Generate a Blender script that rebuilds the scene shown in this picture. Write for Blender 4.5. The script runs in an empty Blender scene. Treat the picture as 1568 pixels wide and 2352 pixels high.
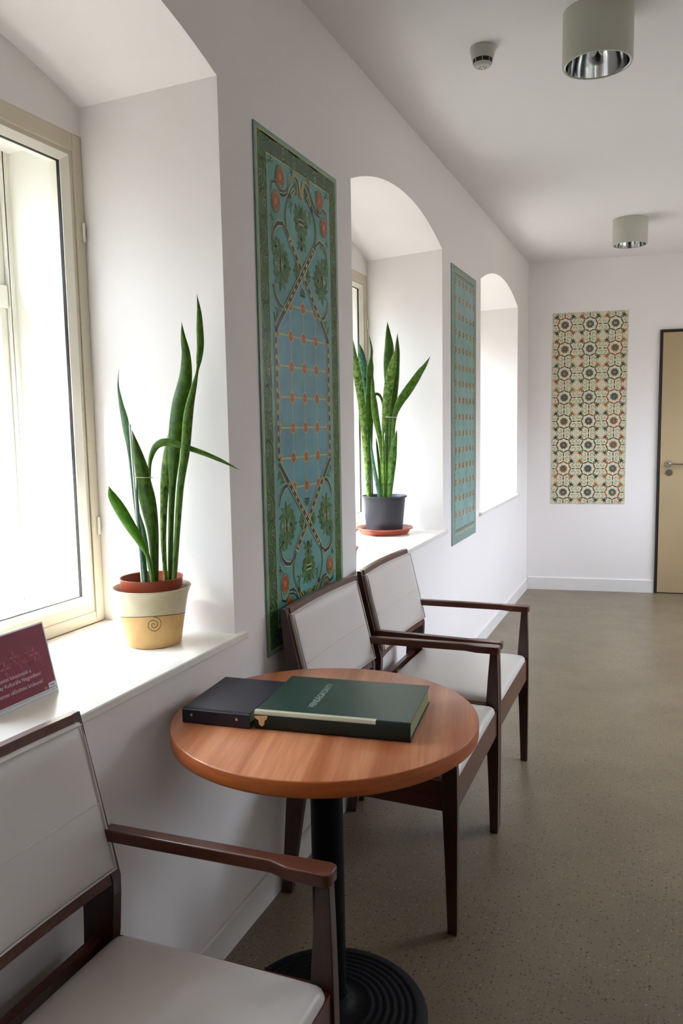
import bpy, bmesh, math, random
from mathutils import Vector, Matrix
random.seed(4)
PI = math.pi
C = bpy.context.scene.collection
scn = bpy.context.scene

# ------------------------------------------------------------------ materials
def lin(c):
    return tuple(((x/255.0)/12.92 if x/255.0 <= 0.04045 else ((x/255.0+0.055)/1.055)**2.4) for x in c) + (1.0,)

def mat(name, col, rough=0.5, spec=0.5, metal=0.0, var=0.0, vscale=6.0, bump=0.0, bscale=60.0, coat=0.0, sub=0.0, emit=0.0, stretch=None):
    """col in sRGB 0-255"""
    m = bpy.data.materials.new(name); m.use_nodes = True
    nt = m.node_tree; b = nt.nodes['Principled BSDF']
    b.inputs['Base Color'].default_value = lin(col)
    b.inputs['Roughness'].default_value = rough
    b.inputs['Specular IOR Level'].default_value = spec
    b.inputs['Metallic'].default_value = metal
    if coat: b.inputs['Coat Weight'].default_value = coat; b.inputs['Coat Roughness'].default_value = 0.12
    if sub:
        b.inputs['Subsurface Weight'].default_value = sub
        b.inputs['Subsurface Scale'].default_value = 0.02
    if emit:
        b.inputs['Emission Color'].default_value = lin(col); b.inputs['Emission Strength'].default_value = emit
    tc = nt.nodes.new('ShaderNodeTexCoord')
    mp = nt.nodes.new('ShaderNodeMapping'); nt.links.new(tc.outputs['Object'], mp.inputs[0])
    if stretch: mp.inputs['Scale'].default_value = stretch
    if var:
        n = nt.nodes.new('ShaderNodeTexNoise'); n.inputs['Scale'].default_value = vscale; n.inputs['Detail'].default_value = 6
        nt.links.new(mp.outputs[0], n.inputs['Vector'])
        r = nt.nodes.new('ShaderNodeValToRGB'); nt.links.new(n.outputs['Fac'], r.inputs[0])
        r.color_ramp.elements[0].position = 0.3; r.color_ramp.elements[1].position = 0.7
        a = lin(col)
        r.color_ramp.elements[0].color = tuple(x*(1-var) for x in a[:3])+(1,)
        r.color_ramp.elements[1].color = tuple(min(1, x*(1+var)) for x in a[:3])+(1,)
        nt.links.new(r.outputs[0], b.inputs['Base Color'])
    if bump:
        n2 = nt.nodes.new('ShaderNodeTexNoise'); n2.inputs['Scale'].default_value = bscale; n2.inputs['Detail'].default_value = 4
        nt.links.new(mp.outputs[0], n2.inputs['Vector'])
        bp = nt.nodes.new('ShaderNodeBump'); bp.inputs['Strength'].default_value = bump; bp.inputs['Distance'].default_value = 0.002
        nt.links.new(n2.outputs['Fac'], bp.inputs['Height']); nt.links.new(bp.outputs[0], b.inputs['Normal'])
    return m

def ramp(nt, src, stops, mode='LINEAR'):
    r = nt.nodes.new('ShaderNodeValToRGB'); r.color_ramp.interpolation = mode
    while len(r.color_ramp.elements) < len(stops): r.color_ramp.elements.new(0.5)
    for e, (p, c) in zip(r.color_ramp.elements, stops):
        e.position = p; e.color = c
    nt.links.new(src, r.inputs[0]); return r

M = {}
M['wall'] = mat('wall_paint', (242,235,231), 0.75, 0.3, var=0.015, vscale=1.5, bump=0.25, bscale=25)
M['reveal'] = mat('reveal_paint', (228,226,226), 0.6, 0.3, var=0.01, vscale=2, bump=0.2, bscale=18)
M['ceiling'] = mat('ceiling_paint', (237,231,229), 0.8, 0.25, var=0.01, vscale=1.2, bump=0.1, bscale=20)
M['baseboard'] = mat('baseboard_paint', (232,227,222), 0.45, 0.4, var=0.02, vscale=4)
M['sill'] = mat('sill_enamel', (236,231,220), 0.22, 0.5, var=0.02, vscale=5, bump=0.05, bscale=12)
M['cream'] = mat('cream_window_paint', (214,202,178), 0.4, 0.4, var=0.03, vscale=9, bump=0.1, bscale=40)
M['cream_light'] = mat('cream_bead_paint', (238,230,214), 0.35, 0.4)
M['casing'] = mat('casing_paint', (240,236,226), 0.5, 0.3, var=0.02)
M['gasket'] = mat('gasket_rubber', (28,26,24), 0.6)
M['exterior'] = mat('exterior_render', (200,190,172), 0.9, 0.1, var=0.05)
M['wood'] = mat('walnut_stain_lit', (84,40,23), 0.32, 0.45, var=0.22, vscale=9, stretch=(1,6,6), coat=0.25)  # skylight sheen of the arm tops put into this lighter walnut tone
M['wood_post_shaded'] = mat('walnut_upright_shaded', (62,30,20), 0.32, 0.5, var=0.22, vscale=9, stretch=(6,6,1), coat=0.2)  # same walnut, darkened in colour for the shaded upright faces; vertical grain
M['vinyl'] = mat('cream_vinyl', (214,205,198), 0.34, 0.45, var=0.02, vscale=5, bump=0.12, bscale=260)
M['piping'] = mat('vinyl_piping', (212,206,194), 0.4)
M['iron'] = mat('black_cast_iron', (10,10,13), 0.6, 0.15, bump=0.3, bscale=220)
M['navy'] = mat('navy_binder_vinyl', (27,29,42), 0.36, 0.45, bump=0.15, bscale=300)
M['green_cloth'] = mat('green_buckram', (22,52,43), 0.28, 0.5, var=0.08, vscale=30, bump=0.35, bscale=420)
M['green_spine'] = mat('green_buckram_spine', (14,32,25), 0.5, 0.4, var=0.08, vscale=30)
M['paper'] = mat('page_edges', (158,168,128), 0.8, 0.1, var=0.12, vscale=60, stretch=(1,1,30))
M['tape'] = mat('clear_tape', (196,192,164), 0.12, 0.8)
M['torn'] = mat('torn_paper', (214,176,126), 0.8)
M['silver_ink'] = mat('silver_lettering', (156,174,162), 0.45)
M['rivet'] = mat('nickel_rivet', (200,196,190), 0.2, 0.5, metal=1)
M['chrome'] = mat('brushed_steel', (205,202,196), 0.22, 0.5, metal=1)
M['lampshell'] = mat('lamp_enamel', (196,194,180), 0.45, 0.4)
M['reflector'] = mat('lamp_reflector', (210,212,214), 0.10, 0.5, metal=1)
M['bulb'] = mat('frosted_lamp_glass', (210,215,215), 0.3, 0.5)
M['det'] = mat('white_plastic', (196,192,182), 0.4, 0.4)
M['black'] = mat('black_paint', (26,22,18), 0.45)
M['door'] = mat('ochre_door', (178,155,118), 0.42, 0.4, var=0.03, vscale=2)
M['terracotta'] = mat('terracotta_plastic', (158,72,48), 0.42, 0.4, var=0.06, vscale=12)
M['anthracite'] = mat('anthracite_plastic', (52,52,60), 0.42, 0.45, bump=0.1, bscale=80)
M['soil'] = mat('potting_soil', (52,36,26), 0.95, 0.1, var=0.5, vscale=90, bump=1.0, bscale=160)
M['twine'] = mat('raffia_tie', (206,196,150), 0.8)
M['stick'] = mat('white_cane', (226,232,232), 0.3)
M['acrylic'] = mat('sign_acrylic', (222,224,226), 0.1, 0.6)
M['red_card'] = mat('crimson_card', (124,10,38), 0.42, 0.4, var=0.04, vscale=10)
M['pink_ink'] = mat('pink_ink', (170,76,92), 0.5)
M['pink_ink2'] = mat('dusky_pink_ink', (148,48,64), 0.5)
M['white_ink'] = mat('pale_ink', (226,196,202), 0.5)
M['gold_ink'] = mat('gold_ink', (190,150,90), 0.5)
M['grey_ink'] = mat('grey_ink', (120,122,128), 0.5)
M['white_tab'] = mat('white_tab_ink', (214,214,218), 0.5)

# terrazzo-like sheet floor
def floor_mat():
    m = bpy.data.materials.new('speckled_floor'); m.use_nodes = True
    nt = m.node_tree; b = nt.nodes['Principled BSDF']
    tc = nt.nodes.new('ShaderNodeTexCoord')
    n = nt.nodes.new('ShaderNodeTexNoise'); n.inputs['Scale'].default_value = 3.0; n.inputs['Detail'].default_value = 8
    nt.links.new(tc.outputs['Object'], n.inputs['Vector'])
    base = ramp(nt, n.outputs['Fac'], [(0.3, lin((116,101,80))), (0.7, lin((131,115,92)))])
    last = base.outputs[0]
    for sc, thr, col, seed in ((52, 0.0095, (50,42,33), 0), (95, 0.009, (84,74,60), 5.3), (70, 0.0065, (166,156,132), 9.1)):
        mp = nt.nodes.new('ShaderNodeMapping'); mp.inputs['Location'].default_value = (seed, seed*1.7, 0)
        nt.links.new(tc.outputs['Object'], mp.inputs[0])
        # warp so the chips are not round
        nz = nt.nodes.new('ShaderNodeTexNoise'); nz.inputs['Scale'].default_value = sc*2; nt.links.new(mp.outputs[0], nz.inputs['Vector'])
        mx = nt.nodes.new('ShaderNodeMix'); mx.data_type = 'VECTOR'; mx.inputs[0].default_value = 0.012
        nt.links.new(mp.outputs[0], mx.inputs[4]); nt.links.new(nz.outputs['Color'], mx.inputs[5])
        v = nt.nodes.new('ShaderNodeTexVoronoi'); v.inputs['Scale'].default_value = sc; v.voronoi_dimensions = '2D'
        nt.links.new(mx.outputs[1], v.inputs['Vector'])
        # chip size varies per cell
        sep = nt.nodes.new('ShaderNodeSeparateColor'); nt.links.new(v.outputs['Color'], sep.inputs[0])
        mul = nt.nodes.new('ShaderNodeMath'); mul.operation = 'MULTIPLY_ADD'; nt.links.new(sep.outputs[0], mul.inputs[0])
        mul.inputs[1].default_value = thr*sc*0.45; mul.inputs[2].default_value = -thr*sc*0.16
        lt = nt.nodes.new('ShaderNodeMath'); lt.operation = 'LESS_THAN'
        nt.links.new(v.outputs['Distance'], lt.inputs[0]); nt.links.new(mul.outputs[0], lt.inputs[1])
        mix = nt.nodes.new('ShaderNodeMix'); mix.data_type = 'RGBA'
        nt.links.new(lt.outputs[0], mix.inputs[0]); nt.links.new(last, mix.inputs[6]); mix.inputs[7].default_value = lin(col)
        last = mix.outputs[2]
    nt.links.new(last, b.inputs['Base Color'])
    b.inputs['Roughness'].default_value = 0.34; b.inputs['Specular IOR Level'].default_value = 0.5
    n3 = nt.nodes.new('ShaderNodeTexNoise'); n3.inputs['Scale'].default_value = 9; n3.inputs['Detail'].default_value = 3
    nt.links.new(tc.outputs['Object'], n3.inputs['Vector'])
    rr = nt.nodes.new('ShaderNodeMapRange'); rr.inputs[3].default_value = 0.28; rr.inputs[4].default_value = 0.42
    nt.links.new(n3.outputs['Fac'], rr.inputs[0]); nt.links.new(rr.outputs[0], b.inputs['Roughness'])
    bp = nt.nodes.new('ShaderNodeBump'); bp.inputs['Strength'].default_value = 0.06; bp.inputs['Distance'].default_value = 0.003
    nt.links.new(n3.outputs['Fac'], bp.inputs['Height']); nt.links.new(bp.outputs[0], b.inputs['Normal'])
    return m
M['floor'] = floor_mat()

def wood_top(name, dark, light, ang, rough, dirs='xy'):
    m = bpy.data.materials.new(name); m.use_nodes = True
    nt = m.node_tree; b = nt.nodes['Principled BSDF']
    tc = nt.nodes.new('ShaderNodeTexCoord'); mp = nt.nodes.new('ShaderNodeMapping')
    mp.inputs['Rotation'].default_value = (0, 0, ang); mp.inputs['Scale'].default_value = (21, 0.9, 6)
    # rotate first, stretch afterwards
    mp0 = nt.nodes.new('ShaderNodeMapping'); mp0.inputs['Rotation'].default_value = (0, 0, ang); mp.inputs['Rotation'].default_value = (0, 0, 0)
    nt.links.new(tc.outputs['Object'], mp0.inputs[0]); nt.links.new(mp0.outputs[0], mp.inputs[0])
    n = nt.nodes.new('ShaderNodeTexNoise'); n.inputs['Scale'].default_value = 1.0; n.inputs['Detail'].default_value = 5; n.inputs['Distortion'].default_value = 0.3
    nt.links.new(mp.outputs[0], n.inputs['Vector'])
    r = ramp(nt, n.outputs['Fac'], [(0.36, lin(dark)), (0.60, lin(light))])
    mp2 = nt.nodes.new('ShaderNodeMapping'); mp2.inputs['Scale'].default_value = (200, 8, 60); nt.links.new(mp0.outputs[0], mp2.inputs[0])
    n2 = nt.nodes.new('ShaderNodeTexNoise'); n2.inputs['Scale'].default_value = 1.0; n2.inputs['Detail'].default_value = 3
    nt.links.new(mp2.outputs[0], n2.inputs['Vector'])
    r2 = ramp(nt, n2.outputs['Fac'], [(0.3, (0.86,0.84,0.82,1)), (0.6, (1,1,1,1))])
    mx = nt.nodes.new('ShaderNodeMix'); mx.data_type = 'RGBA'; mx.blend_type = 'MULTIPLY'; mx.inputs[0].default_value = 1
    nt.links.new(r.outputs[0], mx.inputs[6]); nt.links.new(r2.outputs[0], mx.inputs[7])
    nt.links.new(mx.outputs[2], b.inputs['Base Color'])
    b.inputs['Roughness'].default_value = rough; b.inputs['Specular IOR Level'].default_value = 0.45
    return m
M['tabletop'] = wood_top('cherry_laminate', (176,102,62), (214,142,98), math.radians(-14), 0.30)
M['table_edge'] = mat('cherry_edge_band', (190,100,46), 0.4, 0.4, var=0.12, vscale=12, stretch=(1,1,8))

def glass():
    m = bpy.data.materials.new('window_glass'); m.use_nodes = True
    nt = m.node_tree; nt.nodes.remove(nt.nodes['Principled BSDF']); o = nt.nodes['Material Output']
    t = nt.nodes.new('ShaderNodeBsdfTransparent'); t.inputs[0].default_value = (0.97,0.985,0.98,1)
    g = nt.nodes.new('ShaderNodeBsdfGlossy'); g.inputs['Roughness'].default_value = 0.02
    lw = nt.nodes.new('ShaderNodeLayerWeight'); lw.inputs[0].default_value = 0.5
    pw = nt.nodes.new('ShaderNodeMath'); pw.operation = 'POWER'; nt.links.new(lw.outputs['Facing'], pw.inputs[0]); pw.inputs[1].default_value = 5
    f = nt.nodes.new('ShaderNodeMath'); f.operation = 'MULTIPLY_ADD'; nt.links.new(pw.outputs[0], f.inputs[0]); f.inputs[1].default_value = 0.6; f.inputs[2].default_value = 0.03
    mx = nt.nodes.new('ShaderNodeMixShader'); nt.links.new(f.outputs[0], mx.inputs[0]); nt.links.new(t.outputs[0], mx.inputs[1]); nt.links.new(g.outputs[0], mx.inputs[2])
    nt.links.new(mx.outputs[0], o.inputs[0]); return m
M['glass'] = glass()

def leaf_mat(name, base, light, bands=0.35, trans=0.25, edge=(120,150,40)):
    m = bpy.data.materials.new(name); m.use_nodes = True
    nt = m.node_tree; b = nt.nodes['Principled BSDF']; o = nt.nodes['Material Output']
    uv = nt.nodes.new('ShaderNodeUVMap'); uv.uv_map = 'UVMap'
    mp = nt.nodes.new('ShaderNodeMapping'); mp.inputs['Scale'].default_value = (2.2, 46, 1); nt.links.new(uv.outputs[0], mp.inputs[0])
    n = nt.nodes.new('ShaderNodeTexNoise'); n.inputs['Scale'].default_value = 1; n.inputs['Detail'].default_value = 5; n.inputs['Distortion'].default_value = 0.8
    nt.links.new(mp.outputs[0], n.inputs['Vector'])
    r = ramp(nt, n.outputs['Fac'], [(0.62-bands, lin(light)), (0.66, lin(base))])
    # yellowish leaf margin
    sep = nt.nodes.new('ShaderNodeSeparateXYZ'); nt.links.new(uv.outputs[0], sep.inputs[0])
    s1 = nt.nodes.new('ShaderNodeMath'); s1.operation = 'SUBTRACT'; nt.links.new(sep.outputs[0], s1.inputs[0]); s1.inputs[1].default_value = 0.5
    s2 = nt.nodes.new('ShaderNodeMath'); s2.operation = 'ABSOLUTE'; nt.links.new(s1.outputs[0], s2.inputs[0])
    s3 = nt.nodes.new('ShaderNodeMath'); s3.operation = 'GREATER_THAN'; nt.links.new(s2.outputs[0], s3.inputs[0]); s3.inputs[1].default_value = 0.465
    mx = nt.nodes.new('ShaderNodeMix'); mx.data_type = 'RGBA'; nt.links.new(s3.outputs[0], mx.inputs[0])
    nt.links.new(r.outputs[0], mx.inputs[6]); mx.inputs[7].default_value = lin(edge)
    nt.links.new(mx.outputs[2], b.inputs['Base Color'])
    b.inputs['Roughness'].default_value = 0.34; b.inputs['Specular IOR Level'].default_value = 0.45
    tr = nt.nodes.new('ShaderNodeBsdfTranslucent'); nt.links.new(mx.outputs[2], tr.inputs[0])
    ms = nt.nodes.new('ShaderNodeMixShader'); ms.inputs[0].default_value = trans
    nt.links.new(b.outputs[0], ms.inputs[1]); nt.links.new(tr.outputs[0], ms.inputs[2]); nt.links.new(ms.outputs[0], o.inputs[0])
    return m
M['leaf_dark'] = leaf_mat('leaf_dark_green', (44,76,5), (68,110,10), 0.22, 0.22)
M['leaf_mid'] = leaf_mat('leaf_mid_green', (54,92,10), (104,146,52), 0.28, 0.25)
M['leaf_mottled'] = leaf_mat('leaf_mottled', (40,84,26), (150,182,84), 0.32, 0.3)
M['leaf_mottled2'] = leaf_mat('leaf_mottled_dark', (26,70,24), (104,150,60), 0.25, 0.25)
M['leaf_pale'] = leaf_mat('leaf_pale_green', (96,140,98), (134,170,132), 0.3, 0.35)
M['leaf_bright'] = leaf_mat('leaf_bright_green', (66,124,8), (92,150,16), 0.3, 0.45)
M['leaf_teal'] = leaf_mat('leaf_bluish_green', (32,82,58), (92,140,112), 0.25, 0.2)

# two-tone glazed ceramic planter with an incised line and spiral
def planter_mat():
    m = bpy.data.materials.new('glazed_planter'); m.use_nodes = True
    nt = m.node_tree; b = nt.nodes['Principled BSDF']
    tc = nt.nodes.new('ShaderNodeTexCoord')
    sep = nt.nodes.new('ShaderNodeSeparateXYZ'); nt.links.new(tc.outputs['Object'], sep.inputs[0])
    n = nt.nodes.new('ShaderNodeTexNoise'); n.inputs['Scale'].default_value = 14; n.inputs['Detail'].default_value = 7
    nt.links.new(tc.outputs['Object'], n.inputs['Vector'])
    lo = ramp(nt, n.outputs['Fac'], [(0.3, lin((196,150,88))), (0.7, lin((222,180,116)))])
    hi = ramp(nt, n.outputs['Fac'], [(0.3, lin((190,174,140))), (0.7, lin((214,202,172)))])
    # wavy border around z = 0.093
    dp = nt.nodes.new('ShaderNodeVectorMath'); dp.operation = 'DOT_PRODUCT'; nt.links.new(tc.outputs['Object'], dp.inputs[0]); dp.inputs[1].default_value = (0.16*0.571, -0.16*0.821, 0)
    w = nt.nodes.new('ShaderNodeMath'); w.operation = 'MULTIPLY_ADD'; nt.links.new(dp.outputs['Value'], w.inputs[0]); w.inputs[1].default_value = 1.0; w.inputs[2].default_value = 0.075
    g = nt.nodes.new('ShaderNodeMath'); g.operation = 'SUBTRACT'; nt.links.new(sep.outputs[2], g.inputs[0]); nt.links.new(w.outputs[0], g.inputs[1])
    gt = nt.nodes.new('ShaderNodeMath'); gt.operation = 'GREATER_THAN'; nt.links.new(g.outputs[0], gt.inputs[0]); gt.inputs[1].default_value = 0
    mx = nt.nodes.new('ShaderNodeMix'); mx.data_type = 'RGBA'; nt.links.new(gt.outputs[0], mx.inputs[0]); nt.links.new(lo.outputs[0], mx.inputs[6]); nt.links.new(hi.outputs[0], mx.inputs[7])
    nt.links.new(mx.outputs[2], b.inputs['Base Color'])
    b.inputs['Roughness'].default_value = 0.5
    bp = nt.nodes.new('ShaderNodeBump'); bp.inputs['Strength'].default_value = 0.25; bp.inputs['Distance'].default_value = 0.002
    nt.links.new(n.outputs['Fac'], bp.inputs['Height']); nt.links.new(bp.outputs[0], b.inputs['Normal'])
    return m
M['planter'] = planter_mat()
M['incised'] = mat('incised_line', (104,88,52), 0.7)

# tile glazes
def tm(n, c, r=0.28, v=0.12, s=25): return mat('glaze_'+n, c, r, 0.4, var=v, vscale=s)
G = dict(
 margin=tm('pale_sea_green', (120,160,148)), sea=tm('sea_green', (92,152,146), v=0.18, s=9), blue=tm('teal_blue', (88,148,160), v=0.2, s=9),
 forest=tm('forest_green', (44,84,40), v=0.2), moss=tm('moss_green', (104,134,48), v=0.15), leaf=tm('leaf_green', (62,118,64), v=0.2), dleaf=tm('shadow_green', (30,60,40)),
 navy=tm('navy', (30,36,58)), yellow=tm('yellow', (190,180,84)), straw=tm('straw', (176,182,124)), orange=tm('orange', (196,120,46)), red=tm('brick_red', (170,72,32)),
 indigo=tm('indigo', (32,72,104)), cream=tm('cream', (214,208,180), v=0.05, s=40), brown=tm('brown', (112,78,48)), olive=tm('olive', (92,84,48)),
 rust=tm('rust', (176,84,44)), teal=tm('teal', (52,108,110)), slate=tm('slate_blue', (66,92,120)), mint=tm('mint', (160,206,178)), taupe=tm('taupe', (130,112,92)), dot=tm('sage', (120,134,98)),
 sage=tm('greyed_sea_green', (112,146,134), v=0.08), sea2=tm('soft_aqua', (120,164,160), v=0.16, s=10), sage_dark=tm('grey_green', (78,96,82)), bronze=tm('bronze', (104,70,36)), tan=tm('tan', (186,150,84)))

# ------------------------------------------------------------------ helpers
class MB:
    def __init__(s): s.v = []; s.f = []; s.m = []; s.uv = {}
    def add(s, vs, fs, mi=0):
        o = len(s.v); s.v += [tuple(v) for v in vs]
        for f in fs: s.f.append(tuple(i+o for i in f)); s.m.append(mi)
        return o
    def box(s, x0, x1, y0, y1, z0, z1, mi=0):
        s.add([(x0,y0,z0),(x1,y0,z0),(x1,y1,z0),(x0,y1,z0),(x0,y0,z1),(x1,y0,z1),(x1,y1,z1),(x0,y1,z1)],
              [(0,3,2,1),(4,5,6,7),(0,1,5,4),(1,2,6,5),(2,3,7,6),(3,0,4,7)], mi)
    def prism(s, poly, axis, a, b, mi=0):
        """poly: 2D points; axis: extrusion axis; remaining coords in order x,y,z"""
        def p(q, t):
            l = list(q); l.insert(axis, t); return tuple(l)
        n = len(poly); vs = [p(q, a) for q in poly]+[p(q, b) for q in poly]
        s.add(vs, [tuple(range(n)), tuple(range(2*n-1, n-1, -1))]+[(i, i+n, (i+1) % n+n, (i+1) % n) for i in range(n)], mi)
    def loft(s, rings, mi=0, cap=True, closed=True):
        n = len(rings[0]); o = len(s.v)
        for r in rings: s.v += [tuple(p) for p in r]
        for k in range(len(rings)-1):
            for i in range(n if closed else n-1):
                a = o+k*n+i; b = o+k*n+(i+1) % n
                s.f.append((a, b, b+n, a+n)); s.m.append(mi)
        if cap and closed:
            s.f.append(tuple(o+i for i in range(n))[::-1]); s.m.append(mi)
            e = o+(len(rings)-1)*n; s.f.append(tuple(e+i for i in range(n))); s.m.append(mi)
    def lathe(s, prof, seg=48, mi=0, c=(0,0), closed=False, mis=None):
        """prof: (r, z) list"""
        o = len(s.v); n = len(prof)
        for k in range(seg):
            a = 2*PI*k/seg
            for r, z in prof: s.v.append((c[0]+r*math.cos(a), c[1]+r*math.sin(a), z))
        for k in range(seg):
            for i in range(n-1 if not closed else n):
                j = (i+1) % n; k2 = (k+1) % seg
                s.f.append((o+k*n+i, o+k2*n+i, o+k2*n+j, o+k*n+j)); s.m.append(mis[i] if mis else mi)
    def tube(s, pts, r, seg=8, mi=0):
        rings = []
        for i, p in enumerate(pts):
            p = Vector(p); a = Vector(pts[max(0, i-1)]); b = Vector(pts[min(len(pts)-1, i+1)])
            t = (b-a).normalized(); u = t.orthogonal().normalized() if abs(t.z) > 0.99 else t.cross(Vector((0,0,1))).normalized()
            w = t.cross(u); rr = r[i] if isinstance(r, (list, tuple)) else r
            rings.append([p+u*rr*math.cos(2*PI*k/seg)+w*rr*math.sin(2*PI*k/seg) for k in range(seg)])
        s.loft(rings, mi)
    def build(s, name, mats, parent=None, smooth=None, bevel=0.0, segs=2, subd=0):
        me = bpy.data.meshes.new(name); me.from_pydata(s.v, [], s.f)
        if not isinstance(mats, (list, tuple)): mats = [mats]
        for m in mats: me.materials.append(m)
        for p, i in zip(me.polygons, s.m): p.material_index = i
        bm = bmesh.new(); bm.from_mesh(me)
        bmesh.ops.remove_doubles(bm, verts=bm.verts, dist=1e-6)
        bmesh.ops.recalc_face_normals(bm, faces=bm.faces); bm.to_mesh(me); bm.free()
        o = bpy.data.objects.new(name, me); C.objects.link(o)
        if parent: o.parent = parent
        if bevel:
            b = o.modifiers.new('bevel', 'BEVEL'); b.width = bevel; b.segments = segs; b.limit_method = 'ANGLE'; b.angle_limit = math.radians(35)
        if subd:
            b = o.modifiers.new('subd', 'SUBSURF'); b.levels = subd; b.render_levels = subd
        if smooth is not None:
            for p in me.polygons: p.use_smooth = True
            if smooth < 170:
                me.set_sharp_from_angle(angle=math.radians(smooth))
        return o

def empty(name, loc=(0,0,0), rz=0.0):
    o = bpy.data.objects.new(name, None); C.objects.link(o); o.location = loc; o.rotation_euler = (0, 0, rz)
    o.empty_display_size = 0.1; return o
def tag(o, label=None, cat=None, group=None, kind=None):
    if label: o['label'] = label
    if cat: o['category'] = cat
    if group: o['group'] = group
    if kind: o['kind'] = kind
    return o
def dup(root, loc, rz, label):
    r = root.copy(); C.objects.link(r); r.location = loc; r.rotation_euler = (0, 0, rz); r['label'] = label
    for ch in list(root.children):
        c = ch.copy(); C.objects.link(c); c.parent = r
        for g in list(ch.children):
            d = g.copy(); C.objects.link(d); d.parent = c
    return r
def text_mesh(txt, size, name, m, parent, matrix, align='LEFT', extrude=0.0):
    cu = bpy.data.curves.new(name, 'FONT'); cu.body = txt; cu.size = size; cu.align_x = align; cu.extrude = extrude
    tmp = bpy.data.objects.new(name+'_tmp', cu); C.objects.link(tmp)
    bpy.context.view_layer.update()
    me = bpy.data.meshes.new_from_object(tmp); bpy.data.objects.remove(tmp)
    me.transform(matrix); me.materials.clear(); me.materials.append(m)
    o = bpy.data.objects.new(name, me); C.objects.link(o); o.parent = parent; return o
LEAVES_A = [
    ('mid', [(-0.0996,1.6950,1.0070,0.0062), (-0.0950,1.6977,1.0581,0.0067), (-0.0851,1.7026,1.1708,0.0078), (-0.0747,1.7077,1.2711,0.0089), (-0.0621,1.7137,1.3484,0.0111), (-0.0534,1.7181,1.4306,0.0121), (-0.0462,1.7218,1.4741,0.0099), (-0.0360,1.7268,1.5175,0.0066), (-0.0281,1.7309,1.5531,0.0033), (-0.0234,1.7336,1.5822,0.0071), (-0.0197,1.7360,1.6145,0.0087), (-0.0198,1.7368,1.6553,0.0087), (-0.0207,1.7372,1.7002,0.0054), (-0.0247,1.7364,1.7419,0.0000)]),
    ('dark', [(-0.1217,1.7076,1.0032,0.0068), (-0.1175,1.7103,1.1006,0.0073), (-0.1124,1.7132,1.1914,0.0079), (-0.1068,1.7164,1.2701,0.0101), (-0.1032,1.7188,1.3260,0.0156), (-0.0985,1.7216,1.3816,0.0178), (-0.0919,1.7252,1.4313,0.0200), (-0.0846,1.7291,1.4753,0.0200), (-0.0745,1.7341,1.5114,0.0200), (-0.0674,1.7379,1.5518,0.0160), (-0.0662,1.7393,1.5987,0.0116), (-0.0713,1.7381,1.6391,0.0066), (-0.0735,1.7381,1.6770,0.0000)]),
    ('mottled', [(-0.1370,1.7122,1.0014,0.0063), (-0.1389,1.7127,1.0532,0.0063), (-0.1402,1.7136,1.1221,0.0079), (-0.1368,1.7163,1.2018,0.0096), (-0.1318,1.7197,1.2696,0.0124), (-0.1241,1.7242,1.3257,0.0146), (-0.1158,1.7289,1.3704,0.0135), (-0.1076,1.7336,1.4149,0.0090), (-0.1021,1.7372,1.4704,0.0000)]),
    ('mid', [(-0.1748,1.7076,1.0000,0.0046), (-0.1727,1.7050,1.1105,0.0046), (-0.1693,1.7029,1.2251,0.0045), (-0.1640,1.7017,1.3100,0.0045), (-0.1555,1.7017,1.3436,0.0067), (-0.1424,1.7036,1.3657,0.0089), (-0.1226,1.7082,1.3755,0.0100), (-0.0951,1.7160,1.3728,0.0089), (-0.0629,1.7258,1.3612,0.0072), (-0.0205,1.7396,1.3451,0.0061), (0.0216,1.7534,1.3256,0.0044), (0.0646,1.7675,1.3017,0.0000)]),
    ('dark', [(-0.1404,1.6676,1.0099,0.0089), (-0.1391,1.6681,1.0948,0.0122), (-0.1399,1.6678,1.1510,0.0155), (-0.1443,1.6660,1.1957,0.0199), (-0.1499,1.6637,1.2348,0.0221), (-0.1555,1.6614,1.2736,0.0198), (-0.1600,1.6596,1.3123,0.0176), (-0.1665,1.6569,1.3509,0.0121), (-0.1723,1.6546,1.3838,0.0055), (-0.1763,1.6529,1.4079,0.0000)]),
    ('pale', [(-0.1825,1.6882,1.0033,0.0046), (-0.1917,1.6863,1.1125,0.0045), (-0.2026,1.6836,1.2263,0.0034), (-0.2089,1.6828,1.3220,0.0034), (-0.2130,1.6829,1.3724,0.0056), (-0.2167,1.6832,1.4059,0.0089), (-0.2215,1.6831,1.4393,0.0089), (-0.2291,1.6818,1.4782,0.0056), (-0.2344,1.6814,1.5226,0.0022), (-0.2316,1.6843,1.5633,0.0000)]),
    ('bright', [(-0.1274,1.6459,1.0149,0.0055), (-0.1297,1.6442,1.0488,0.0044), (-0.1368,1.6405,1.0903,0.0055), (-0.1521,1.6335,1.1273,0.0110), (-0.1733,1.6240,1.1665,0.0142), (-0.1943,1.6147,1.2088,0.0153), (-0.2115,1.6069,1.2443,0.0109), (-0.2169,1.6039,1.2695,0.0000)]),
    ('pale', [(-0.1355,1.6534,1.0130,0.0044), (-0.1430,1.6514,1.0692,0.0044), (-0.1488,1.6501,1.1195,0.0066), (-0.1539,1.6491,1.1585,0.0055), (-0.1595,1.6479,1.1862,0.0033), (-0.1641,1.6471,1.2139,0.0000)]),
    ('teal', [(-0.1642,1.6633,1.0093,0.0078), (-0.1656,1.6616,1.0607,0.0078), (-0.1683,1.6594,1.1061,0.0072), (-0.1711,1.6572,1.1737,0.0055), (-0.1722,1.6557,1.2295,0.0033), (-0.1703,1.6554,1.2849,0.0011)]),
]
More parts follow.
